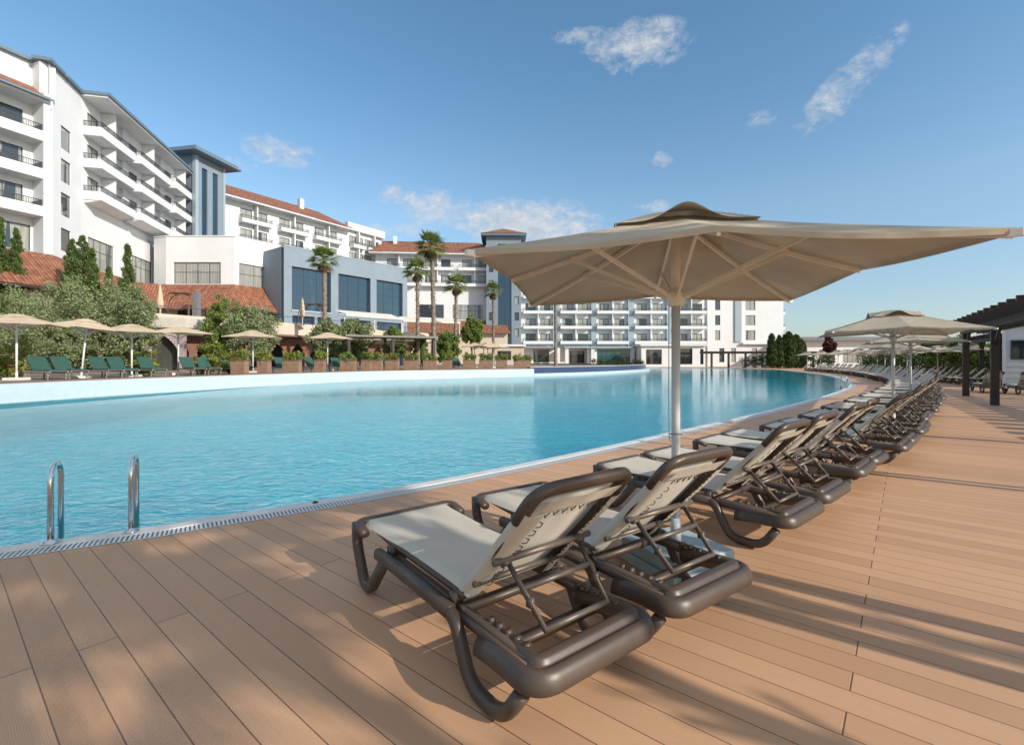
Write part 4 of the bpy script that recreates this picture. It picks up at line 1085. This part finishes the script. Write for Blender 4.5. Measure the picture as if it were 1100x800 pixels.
# pergolas along the right
NV = V((.575, .815)); MV = V((.815, -.575))
def nm(n, m, z=0): q = NV*n+MV*m; return V((q.x, q.y, z))
def pergola(label, posts, m0, m1, nstart, nend, step=.95, rw=.085, ztop=2.78, over=.62, double={}, mat='wood_dark', second=True, slat=False):
    o = nm((nstart+nend)/2, (m0+m1)/2)
    th = thing('pergola', label, 'pergola', (o.x, o.y, 0))
    T_ = Matrix.Translation(-o); rz = math.atan2(NV.y, NV.x)
    for n in posts:
        for m in ((m0, m1) if second else (m0,)):
            for dn in (double[n][:2] if n in double else (0,)):
                w = double[n][2] if n in double else .20
                mb = MB(T_); mb.box(nm(n+dn, m, ztop/2-.1), (w, w, ztop-.2), rz); pb = mb.build('post', M[mat], th)
            mb = MB(T_)
            for sg in (-1, 1):
                if n+sg*.9 < nstart-.4 or n+sg*.9 > nend+.4: continue
                mb.bar(nm(n, m, 1.95), nm(n+sg*.78, m, ztop-.22), .08, .10)
            mb.build('brace', M[mat], th)
    for m in (m0, m1):
        mb = MB(T_); mb.box(nm((nstart+nend)/2, m-.085, ztop-.12), (nend-nstart, .07, .22), rz); mb.box(nm((nstart+nend)/2, m+.085, ztop-.12), (nend-nstart, .07, .22), rz); mb.build('beam', M[mat], th)
    n = nstart+.1
    while n < nend:
        mb = MB(T_); mb.bar(nm(n, m0-over, ztop+.06), nm(n, m1+over, ztop+.06), rw, .12); mb.build('rafter', M[mat], th); n += step
    if slat:
        mb = MB(T_); m = m0-over+.15
        while m < m1+over: mb.box(nm((nstart+nend)/2, m, ztop+.20), (nend-nstart+.3, .05, .05), rz); m += .34
        mb.build('roof_slats', M[mat], th)
pergola('dark timber pergola with square posts at the right edge of the deck', (7.98, 12.4, 17.0, 22.1, 27.0), 3.85, 4.35, 7.7, 27.4, double={7.98: (-.09, .09, .10)}, step=.80, rw=.09, second=False, over=.9)
for dn, lb in ((-.25, 'square timber post out of frame at right, nearer the camera'), (.25, 'square timber post out of frame at right, nearer the pergola')):
    q = nm(3.45+dn, 4.3); th = thing('timber_post', lb, 'post', (q.x, q.y, 0))
    rz_ = math.atan2(NV.y, NV.x); mb = MB(); mb.box((0, 0, 1.4), (.18, .18, 2.8), rz_); mb.build('shaft', M['wood_dark'], th, bevel=.01); mb = MB(); mb.box((0, 0, 2.83), (.26, .26, .06), rz_); mb.build('cap', M['wood_dark'], th)
pergola('smaller dark pergola further back at right, behind the nearest one', (36.5, 41.2, 45.9), 6.6, 9.4, 36, 46.4, step=.9)
pergola('off-picture slatted pergola the picture whose bars shade the boards at right', (6, 11, 16, 21, 26, 31), 9.6, 13, 4, 33, step=.9, rw=.50, ztop=2.85)
pf = thing('pergola', 'long low pergola at the far end of the pool below the main hotel block', 'pergola', (46, 88, 0))
for k_ in range(7):
    mb = MB(); mb.box((-9.5+3.1*k_, 0, 1.3), (.3, .3, 2.6)); mb.build('post', M['wood_dark'], pf)
for yy in (0, 2.2):
    mb = MB(); mb.box((0, yy, 2.7), (21.5, .3, .25)); mb.build('beam', M['wood_dark'], pf)
for k_ in range(28):
    mb = MB(); mb.box((-10.5+.78*k_, 1.0, 2.9), (.12, 3.6, .15)); mb.build('rafter', M['wood_dark'], pf)
# louvred kiosk
kx_ = thing('louvred_kiosk', 'white louvred timber kiosk with a square window, behind the pergola posts at the right edge', 'kiosk', (27.9, 24.6, 0))
Mk = Matrix.Rotation(math.radians(-45), 4, 'Z')
slabbox(kx_, Mk, 'wall', 'kiosk', [(-1.9, 1.9, -.9, 2.6, 0, 3.3)])
slabbox(kx_, Mk, 'louvre', 'kiosk', [(-1.85, -.3, -.96, -.903, .25+.30*i, .43+.30*i) for i in range(4)]+[(.5, 1.85, -.96, -.903, .25+.30*i, .43+.30*i) for i in range(10)])
slabbox(kx_, Mk, 'corner_post', 'kiosk', [(-2.0, -1.85, -1.0, -.85, 0, 3.3), (-.3, -.1, -1.0, -.88, 0, 3.3), (.35, .5, -1.0, -.88, 0, 3.3)])
window(kx_, Mk, -1.7, -.45, 1.5, 2.5, nx=1, y=-.95, glass='glass_dark')
slabbox(kx_, Mk, 'roof', 'roof_grey', [(-2.2, 2.2, -1.2, 2.9, 3.3, 3.45)])
# ================================================================== plants
def leaf_mesh(blobs, per, size, seed, asp=.42, up=.3):
    """many small pointed leaves gathered in clumps; blobs = list of (centre, radius)"""
    rg = np.random.default_rng(seed)
    C = np.array([tuple(b[0]) for b in blobs]); R = np.array([b[1] if np.isscalar(b[1]) else 1.0 for b in blobs])
    n = len(blobs)*per
    idx = np.repeat(np.arange(len(blobs)), per)
    d = rg.normal(size=(n, 3)); d /= np.linalg.norm(d, axis=1)[:, None]
    r = rg.random(n)**(.45)
    p = C[idx]+d*(R[idx]*r)[:, None]
    a = d*.6+rg.normal(size=(n, 3))*.8+np.array([0, 0, up]); a /= np.linalg.norm(a, axis=1)[:, None]
    w = np.cross(a, rg.normal(size=(n, 3))); w /= np.linalg.norm(w, axis=1)[:, None]
    s = size*(.6+.8*rg.random(n)); L = a*s[:, None]; Wd = w*(s*asp)[:, None]
    vs = np.stack([p-L*.5, p+Wd*.5, p+L*.5, p-Wd*.5], axis=1).reshape(-1, 3)
    return vs.tolist(), [(4*i, 4*i+1, 4*i+2, 4*i+3) for i in range(n)]
def crown_blobs(c, rx, ry, rz, n, br, rg, bias=.6, flat=0.0):
    out = []
    for _ in range(n):
        while True:
            d = V((rg.gauss(0, 1), rg.gauss(0, 1), rg.gauss(0, 1)))
            if d.length > .01: break
        d.normalize(); r = rg.random()**(1/3*bias+.12)
        k = .82+.36*rg.random()
        out.append((V(c)+V((d.x*rx*r*k, d.y*ry*r*k, d.z*rz*r*k)), br*(.6+.8*rg.random())))
    return out
def tree_mesh(name, blobs, per, size, seed, mat, root, asp=.42, up=.3):
    vs, fs = leaf_mesh(blobs, per, size, seed, asp, up)
    mb = MB(); mb.v = [tuple(v) for v in vs]; mb.f = fs
    return mb.build(name, M[mat], root)
def olive(px, y0, y1, wpx, Y, label, seed, mat='olive', name='olive_tree', cat='tree', zb=TZ):
    rg = random.Random(seed)
    zt = P(px, y0, Y).z; zl = max(zb+.5, P(px, y1, Y).z); x = (px-CX)*Y/F_PX; rx = wpx/2*Y/F_PX
    th = thing(name, label, cat, (x, Y, zb))
    c = V((0, 0, (zt+zl)/2-zb)); rz = (zt-zl)/2
    bl = crown_blobs(c, rx, rx*.9, rz, 125, rx*.21, rg)
    tree_mesh('crown', bl, 85, max(.16, .0052*Y), seed, mat, th)
    mb = MB()
    for k in range(3):
        a = rg.uniform(0, 6.28); e = c+V((math.cos(a)*rx*.5, math.sin(a)*rx*.5, rg.uniform(-.2, .5)*rz))
        mb.tube([(0.05*k, .04*k, 0), (.1*math.cos(a), .1*math.sin(a), c.z*.35), tuple(e)], [.13, .10, .03], 7)
    mb.build('trunk', M['trunk'], th, True)
    return th
olive(12, 309, 392, 84, 30, 'grey green olive tree at the far left edge behind the first parasol', 1)
olive(62, 301, 392, 82, 33, 'broad olive tree between the first and second cream parasols', 2)
olive(72, 345, 388, 26, 28, 'small round olive tree just behind the second parasol pole', 3)
olive(108, 301, 394, 92, 34, 'tall olive tree below the cluster of cypresses', 4)
olive(143, 308, 394, 44, 35, 'olive tree just left of the moorish gateway', 5)
olive(240, 318, 392, 44, 38, 'bright green bushy tree right of the moorish gateway', 6, 'green')
olive(268, 328, 388, 52, 38, 'grey olive tree right of the bright green tree, above the single cream parasol', 7)
olive(352, 342, 390, 38, 42, 'left one of the two olive trees in front of the blue hall', 8)
olive(381, 341, 390, 36, 43, 'right one of the two olive trees in front of the blue hall', 9)
olive(508, 340, 372, 22, 58, 'slim light green tree between the two smaller palms at the restaurant', 10, 'green', 'small_tree')
olive(424, 352, 388, 22, 46, 'loose green tree behind the planters below the tall palm', 11, 'green', 'small_tree')
olive(480, 358, 390, 26, 48, 'leafy shrub tree beside the palm, behind the planters', 12, 'green', 'small_tree')
olive(450, 362, 392, 18, 44, 'short leafy tree at the foot of the lowest palm', 13, 'green', 'small_tree')
def cypress(px, y0, wpx, Y, label, seed, zb=TZ, shape=.62, mat='cypress', name='cypress_tree'):
    rg = random.Random(seed); zt = P(px, y0, Y).z-zb; x = (px-CX)*Y/F_PX; r = wpx/2*Y/F_PX
    th = thing(name, label, 'tree', (x, Y, zb)); bl = []
    n = 190
    for k in range(n):
        t_ = (k+.5)/n; z = .3+(zt-.3)*t_
        w = r*min(1, t_*5+.3)*(1-t_**2.2)**shape if name == 'cypress_tree' else r*(1-t_)**.9*(.75+.35*rg.random())
        a = rg.uniform(0, 6.28); q = w*rg.random()**.5
        bl.append((V((math.cos(a)*q, math.sin(a)*q, z)), max(.14, w*.62) if name == 'cypress_tree' else max(.2, w*.5)))
    tree_mesh('crown', bl, 70, max(.15, .0045*Y), seed, mat, th, .35, 1.2)
    mb = MB(); mb.tube([(0, 0, 0), (0, 0, zt*.8)], [.12, .03], 7); mb.build('trunk', M['trunk'], th, True)
cypress(1, 234, 12, 36, 'dark cypress cut by the left edge of the picture', 21)
cypress(17, 246, 19, 37, 'slender cypress second from the left edge', 22)
cypress(78, 258, 22, 38, 'cypress on the left of the tight clump', 23)
cypress(89, 254, 26, 38.8, 'tallest cypress in the middle of the tight clump', 24)
cypress(99, 268, 18, 38.2, 'shorter cypress on the right of the tight clump', 25)
cypress(117, 288, 13, 37, 'small narrow cypress between the clump and the spruce', 26)
cypress(137, 264, 38, 38, 'pointed spruce with tiered branches in front of the white wall', 27, name='spruce_tree')
for i, (px, y0, w, lb) in enumerate([(829, 359, 9, 'leftmost dark cypress beyond the far pergola'), (837, 361, 8, 'thin cypress second in the dark clump at the block corner'), (847, 357, 15, 'broad dark cypress in the middle of the clump at the block corner'), (855, 360, 12, 'dark cypress right of the broad one at the block corner'), (861, 365, 9, 'short rightmost cypress of the clump at the block corner')]):
    cypress(px, y0, w, 80+i*.7, lb, 30+i, 0, .5, 'hedge')
olive(891, 363, 384, 11, 84, 'small purple leaved tree beside the low white hall', 41, 'redtree', 'small_tree', 'tree', 0)
for i, (px, y0, y1, w, Y, mt) in enumerate([(1012, 357, 394, 28, 40, 'green'), (1034, 362, 396, 26, 38, 'green'), (1053, 366, 400, 26, 36, 'green'), (1000, 366, 392, 22, 50, 'hedge')]):
    olive(px, y0, y1, w, Y, ['sunlit green shrub left under the second pergola', 'sunlit green shrub in the middle under the second pergola', 'sunlit green shrub right, next to the pergola post', 'dark shrub behind the third lounger row umbrella'][i], 50+i, mt, 'shrub', 'shrub', 0)
# hedge behind the far loungers
def hedge(label, pts, h, seed, w=.9):
    rg = random.Random(seed); c = pts[len(pts)//2]
    th = thing('hedge', label, 'hedge', (c.x, c.y, 0)); bl = []
    for p in pts:
        for k in range(5): bl.append((p-c+V((rg.uniform(-w, w), rg.uniform(-w, w), rg.uniform(.2, h-.3))), rg.uniform(.35, .6)))
    tree_mesh('foliage', bl, 46, .26, seed, 'hedge', th)
sA = edge_s((21.5, 30.3, 0)); hp = []
s = sA
while s < EL_[-1]-1:
    hp.append(edge_at(s, 9.5)[0]); s += .55
hedge('long dark green hedge behind the far loungers and umbrellas', hp, 2.4, 61)
hp = [V((x, 82-.1*(x-41), 0)) for x in np.arange(40.5, 54, .6)]
hedge('dark hedge below the dark cypresses at the end of the far pergola', hp, 2.3, 64)
hp = [nm(n, 12.2) for n in np.arange(34, 56, .6)]
hedge('dark hedge behind the second pergola at right', hp, 2.0, 62)
hp = [V((x, 95.2+.02*x, 0)) for x in np.arange(16.5, 26, .55)]
hedge('clipped hedge at the foot of the main hotel block', hp, 1.6, 63, .5)
# ---------------------------------------------------------------- fan palms
def fan_palm_mesh(h, r, seed, tr=.17, nf=34, skirt=True):
    rg = random.Random(seed); trunk = MB()
    n = 26; pts, rs = [], []
    lean = V((rg.uniform(-.02, .02), rg.uniform(-.02, .02), 0))
    for k in range(n+1):
        t_ = k/n; pts.append(V((0, 0, 1))*h*t_+lean*h*t_*t_); rs.append(tr*(1.25-.45*min(1, t_*3))*(1.0+.07*(k % 2)))
    trunk.tube(pts, rs, 10); topp = pts[-1]
    def frond(mb, az, elv, L, w, droop):
        d = V((math.cos(az)*math.cos(elv), math.sin(az)*math.cos(elv), math.sin(elv)))
        side = d.cross(V((0, 0, 1))).normalized(); upv = side.cross(d)
        st = topp+d*.08; hub = st+d*L*.42+V((0, 0, -droop*.10*L))
        mb.bar(st, hub, .03, .02)
        m = 15
        for k in range(m):
            a = (k/(m-1)-.5)*2.5
            ld = (d*math.cos(a)+side*math.sin(a)).normalized()
            ln = L*.60*(1-.22*abs(a)/1.25)*(.9+.2*rg.random())
            mid = hub+ld*ln*.55+V((0, 0, -droop*.06*L)); tip = hub+ld*ln+V((0, 0, -droop*ln*(.35+.25*rg.random())))
            ww = upv.cross(ld).normalized()*w
            mb.add([hub-ww*.3, hub+ww*.3, mid+ww+upv*.02, mid-ww-upv*.01, tip], [(0, 1, 2, 3), (3, 2, 4)])
    gr = MB(); dry = MB()
    for k in range(nf):
        t_ = k/nf; frond(gr, k*2.4+rg.uniform(-.2, .2), 1.35-1.75*t_+rg.uniform(-.12, .12), r*(.85+.3*rg.random()), r*.026, .25+.75*t_)
    if skirt:
        for k in range(16): frond(dry, k*2.4, -.75-.5*rg.random(), r*.62, r*.024, .9)
    boots = MB()
    for k in range(70):
        z = h*(.25+.73*k/70); a = k*2.4; p = V((math.cos(a), math.sin(a), 0))*tr*.85+V((0, 0, z))+lean*h*(z/h)**2
        boots.bar(p, p+V((math.cos(a)*.12, math.sin(a)*.12, .16)), .07, .02)
    return trunk, gr, dry, boots
def palm(loc, h, r, label, seed, tr=.17, nf=34, skirt=True):
    th = thing('palm_tree', label, 'palm', loc)
    a, b_, c, d = fan_palm_mesh(h, r, seed, tr, nf, skirt)
    tk = a.build('trunk', M['palm_trunk'], th, True); d.build('leaf_bases', M['palm_trunk'], tk)
    b_.build('crown', M['frond'], th); 
    if skirt: c.build('dry_skirt', M['frond_dry'], th)
def palm_px(px, yc, Y, r, label, seed, tr=.17):
    c = P(px, yc, Y); palm((c.x, c.y, TZ), c.z-TZ-.2, r, label, seed, tr)
palm_px(349, 277, 50, 1.75, 'fan palm with a thick trunk standing in front of the blue hall', 71, .27)
palm_px(466, 262, 46, 1.75, 'tallest fan palm with a shaggy trunk, in the middle of the group', 72, .24)
palm_px(449, 288, 43, 1.3, 'thinner fan palm just left of the tallest palm', 73, .17)
palm_px(489, 304, 48, 1.35, 'shorter fan palm just right of the tallest palm', 74, .17)
palm_px(530, 311, 60, 1.35, 'small fan palm in front of the distant tower', 75, .18)
c = P(597, 306, 56); palm((c.x, c.y, .2), c.z-.4, 1.4, 'palm whose trunk stands before the main block, crown behind the umbrella', 76, .2)
# palms on the open side of the deck: their crowns throw the broken shade on the boards at left
for i, (n, m, h, r) in enumerate([(3.45, 11.2, 8.0, 1.75), (1.35, 10.4, 7.2, 1.45), (-.6, 9.6, 6.8, 1.4), (2.2, 8.2, 7.6, 1.3), (.3, 12.6, 7.4, 1.4)]):
    q = nm(n, m); palm((q.x, q.y, 0), h, r, 'tall fan palm outside the picture on the near side of the deck', 80+i, .10, 29, False)
    bpy.data.objects[[o.name for o in bpy.data.objects if o.name.startswith('palm_tree')][-1]]['group'] = 'palms outside the picture'
# ---------------------------------------------------------------- terrace furniture
TS = edge = None
L_TA = arc(TWA)
def tw_at(s, d):
    i = next((k for k in range(len(L_TA)-1) if L_TA[k+1] >= s), len(TWA)-2)
    t_ = (s-L_TA[i])/(L_TA[i+1]-L_TA[i]); p = TWA[i].lerp(TWA[i+1], t_); tg = (TWA[min(len(TWA)-1, i+2)]-TWA[max(0, i-1)]).normalized()
    q = p+V((-tg.y, tg.x, 0))*d; q.z = TZ; return q, tg
def tw_px(px, d):
    best = None
    for k in range(0, int(L_TA[-1]*20)):
        q, tg = tw_at(k/20, d); x = CX+F_PX*q.x/q.y if q.y > 1 else -1e9
        if best is None or abs(x-px) < best[0]: best = (abs(x-px), q, tg)
    return best[1], best[2]
def green_lounger():
    th = thing('terrace_lounger', 'x', 'sun lounger', (0, 0, 0), 0, 'green loungers along the terrace edge')
    mb = MB()
    for s in (-1, 1):
        mb.box((s*.36, .95, .36), (.055, 1.9, .09)); 
    for k in range(14): mb.box((0, .75+.085*k, .385), (.68, .06, .02))
    mb.build('frame', M['wood_grey'], th)
    for s in (-1, 1):
        for y in (.15, 1.72):
            mb = MB(); mb.tube([(s*.36, y, 0), (s*.36, y+.05, .20), (s*.36, y, .33)], .035, 7); mb.build('leg', M['wood_grey'], th)
    mb = MB(); mb.box((0, 1.28, .43), (.70, 1.16, .07)); mb.build('cushion', M['green_cloth'], th, bevel=.025)
    R = Matrix.Rotation(math.radians(-50), 3, 'X')
    mb = MB(); mb.box(V((0, .47, .72)), (.74, .86, .07), R=R); mb.build('backrest', M['green_cloth'], th, bevel=.025)
    return th
GL = green_lounger(); first = True
gl_px = [(35, 2.2), (60, 2.2), (99, 2.2), (120, 2.2), (152, 2.1), (196, 2.0), (214, 2.0), (239, 2.0), (297, 1.6), (328, 1.6), (357, 1.5), (412, 1.4), (442, 1.4), (488, 1.4)]
for i, (px, d) in enumerate(gl_px):
    q, tg = tw_px(px, d+1.6)
    aim = V((0, 0, 0))-q; rz = math.atan2(-aim.x, aim.y)+.55+random.uniform(-.10, .10)
    lb = '%s dark green lounger from the left on the raised terrace edge' % ORD[i]
    if first: o = GL; first = False; o.location = q; o.rotation_euler = (0, 0, rz); o['label'] = lb
    else: o = dup(GL, q, rz, lb)
    o.scale = (.9, .9, .95)
# terrace parasols
UC = make_umbrella(a=1.45, ze=2.32, zm=2.38, za=2.78, hubz=2.05, canopy='canopy_c', pole='steel_w', rib='steel_w', base=False, name='parasol', label='x', tall_vent=False)
mbb = MB(); mbb.box((0, 0, .06), (.7, .7, .12)); mbb.build('base', M['coping'], UC, bevel=.01)
pu = [(20, 3.4, 'cream parasol at the far left edge above the first green loungers', .1, 1.0), (87, 3.4, 'tilted cream parasol second from the left on the terrace', .5, 1.0), (142, 3.0, 'cream parasol third from the left, left of the gateway', .2, .95), (192, 4.0, 'flat cream parasol in front of the moorish gateway', .75, 1.0), (272, 4.2, 'cream parasol in front of the round olive trees', .2, 1.0), (352, 4.0, 'cream parasol below the two olive trees by the blue hall', .6, 1.05), (420, 7, 'cream parasol under the tall palms', .3, 1.0), (510, 9.5, 'left parasol of the pale cluster behind the planters', .2, .95), (524, 7.5, 'middle parasol of the pale cluster behind the planters', .6, .95), (538, 9.0, 'right parasol of the pale cluster behind the planters', .1, .95), (560, 7.0, 'last small parasol of the terrace, near the distant tower', .4, .9)]
fst = True
for px, d, lb, rz, sc in pu:
    q, tg = tw_px(px, d)
    if fst: fst = False; o = UC; o.location = q; o.rotation_euler = (0, 0, rz); o['label'] = lb
    else: o = dup(UC, q, rz, lb)
    o.scale = (sc*(.86 if px < 100 else .95),)*2+(sc,)
    if 'tilted' in lb: o.rotation_euler = (0, math.radians(5), rz)
# closed parasols on the upper terrace
for px, py, Y, lb in ((172, 338, 44, 'closed cream parasol on the upper terrace above the gateway'), (325, 345, 53, 'closed pale parasol on the upper terrace in front of the blue hall')):
    c = P(px, py, Y); th = thing('closed_parasol', lb, 'umbrella', (c.x, c.y, 5.26))
    mb = MB(); mb.lathe([(.10, .9), (.30, 1.0), (.28, 1.5), (.16, 2.4), (.05, 3.0)], 9); mb.build('canopy', M['canopy_c'], th, True)
    mb = MB(); mb.tube([(0, 0, 0), (0, 0, 3.1)], .04, 8); mb.build('pole', M['steel_w'], th)
    mb = MB(); mb.box((0, 0, .05), (.8, .8, .1)); mb.build('base', M['coping'], th)
for px, Y, lb in ((188, 45, 'brown arched swing frame on the upper terrace above the gateway'), (333, 54, 'dark arched swing frame on the upper terrace before the blue hall')):
    c = P(px, 340, Y); th = thing('swing_canopy', lb, 'swing frame', (c.x, c.y, 5.26)); mb = MB()
    for dy in (0, .9): mb.tube([(-1.3, dy, 0)]+[(-1.3*math.cos(a), dy, 1.2+1.3*math.sin(a)) for a in np.linspace(0, PI, 12)]+[(1.3, dy, 0)], .05, 7)
    mb.build('hoop', M['wood_brown'], th); mb = MB(); mb.box((.2, .45, 2.45), (1.6, 1.0, .06)); mb.build('canopy', M['wood_dark'], th)
# planters with flowers
pl_px = [(258, 16, 'y'), (284, 12, 'y'), (314, 19, 'y'), (344, 11, 'y'), (374, 17, 'g'), (394, 10, 'g'), (401, 20, 'y'), (421, 15, 'r'), (442, 16, 'y'), (462, 15, 'g'), (480, 11, 'r'), (504, 14, 'y'), (522, 16, 'g'), (539, 13, 'y'), (557, 12, 'r'), (572, 11, 'g')]
for i, (px, w, kd) in enumerate(pl_px):
    q, tg = tw_px(px, 1.15); W = w*q.y/F_PX*.92
    rz = math.atan2(-q.x, q.y)+PI if False else math.atan2(q.x, -q.y)+PI
    rz = math.atan2(tg.y, tg.x) if px > 380 else rz
    th = thing('planter', '%s brown boarded planter box from the left along the terrace edge' % ORD[i], 'planter', q, 0, 'planters along the terrace edge')
    hgt = .80; mb = MB(Matrix.Rotation(0, 4, 'Z'))
    mb.bx(-W/2, W/2, -.25, .25, .04, hgt); mb.build('box', M['planter'], th)
    mb = MB(); mb.bx(-W/2-.03, W/2+.03, -.28, .28, hgt, hgt+.05); mb.build('rim', M['wood_brown'], th)
    rg = random.Random(300+i); bl = [(V((rg.uniform(-W/2, W/2)*.95, rg.uniform(-.2, .2), rg.uniform(.0, .42))), .14+.12*rg.random()) for _ in range(22)]
    sh = tree_mesh('planter_shrub', bl, 34, .17, 300+i, {'y': 'yellowgreen', 'g': 'green', 'r': 'yellowgreen'}[kd], None)
    sh.location = q+V((0, 0, hgt+.05)); tag(sh, 'leafy flowering plants in the %s planter from the left' % ORD[i], 'plant', 'plants in the terrace planters')
for i, (px, d, s_, lb) in enumerate([(152, 4.5, .9, 'yellow green shrub in front of the gateway, left side'), (229, 3.6, 1.0, 'bright leafy shrub right of the moorish gateway'), (255, 3.0, .7, 'low yellow flowering shrub under the olive tree'), (10, 5.5, 1.0, 'mixed low shrubs at the far left edge of the terrace')]):
    q, tg = tw_px(px, d); rg = random.Random(400+i)
    bl = [(V((rg.gauss(0, .45)*s_, rg.gauss(0, .3)*s_, abs(rg.gauss(.5, .45))*s_+.15)), .22) for _ in range(40)]
    sh = tree_mesh('shrub', bl, 40, .2, 400+i, 'yellowgreen', None); sh.location = q; tag(sh, lb, 'shrub')
# shelters on the terrace
q, tg = tw_px(418, 4.6)
th = thing('terrace_shelter', 'dark flat roofed timber shelter behind the planters below the palms', 'shelter', q, math.radians(28))
mb = MB(); mb.box((0, 0, 2.75), (7.6, 3.4, .16)); mb.build('roof', M['wood_grey'], th)
for x in (-3.5, 0, 3.5):
    for y in (-1.4, 1.4):
        mb = MB(); mb.box((x, y, 1.33), (.2, .2, 2.66)); mb.build('post', M['wood_dark'], th)
c = P(545, 372, 75); th = thing('terrace_kiosk', 'small cream walled kiosk at the foot of the distant tower', 'kiosk', (c.x, 76, TZ))
slabbox(th, Matrix.Identity(4), 'wall', 'plaster2', [(-3.2, 2.6, -1, 2, 0, 2.9)]); slabbox(th, Matrix.Identity(4), 'roof', 'plaster', [(-3.5, 2.9, -1.4, 2.3, 2.9, 3.2)]); window(th, Matrix.Identity(4), -1.5, .6, .8, 2.2, nx=2, y=-1.02, glass='glass_dark')
# loungers under the pergolas at right
for i, (n, m) in enumerate([(29.6, 5.2), (28.9, 6.2)]):
    q = nm(n, m); place_lounger(q.x, q.y, math.radians(-30), ['brown lounger in front of the white kiosk at the right edge', 'second brown lounger in front of the white kiosk, at the very edge'][i], 'loungers by the kiosk')
for i in range(9):
    q = nm(39+1.0*i, 6.9-.22*i); place_lounger(q.x, q.y, math.radians(52), 'small brown lounger in the shade under the second pergola', 'loungers under the second pergola')
# a few stray leaves and wind-blown petals on the boards
rg = random.Random(9)
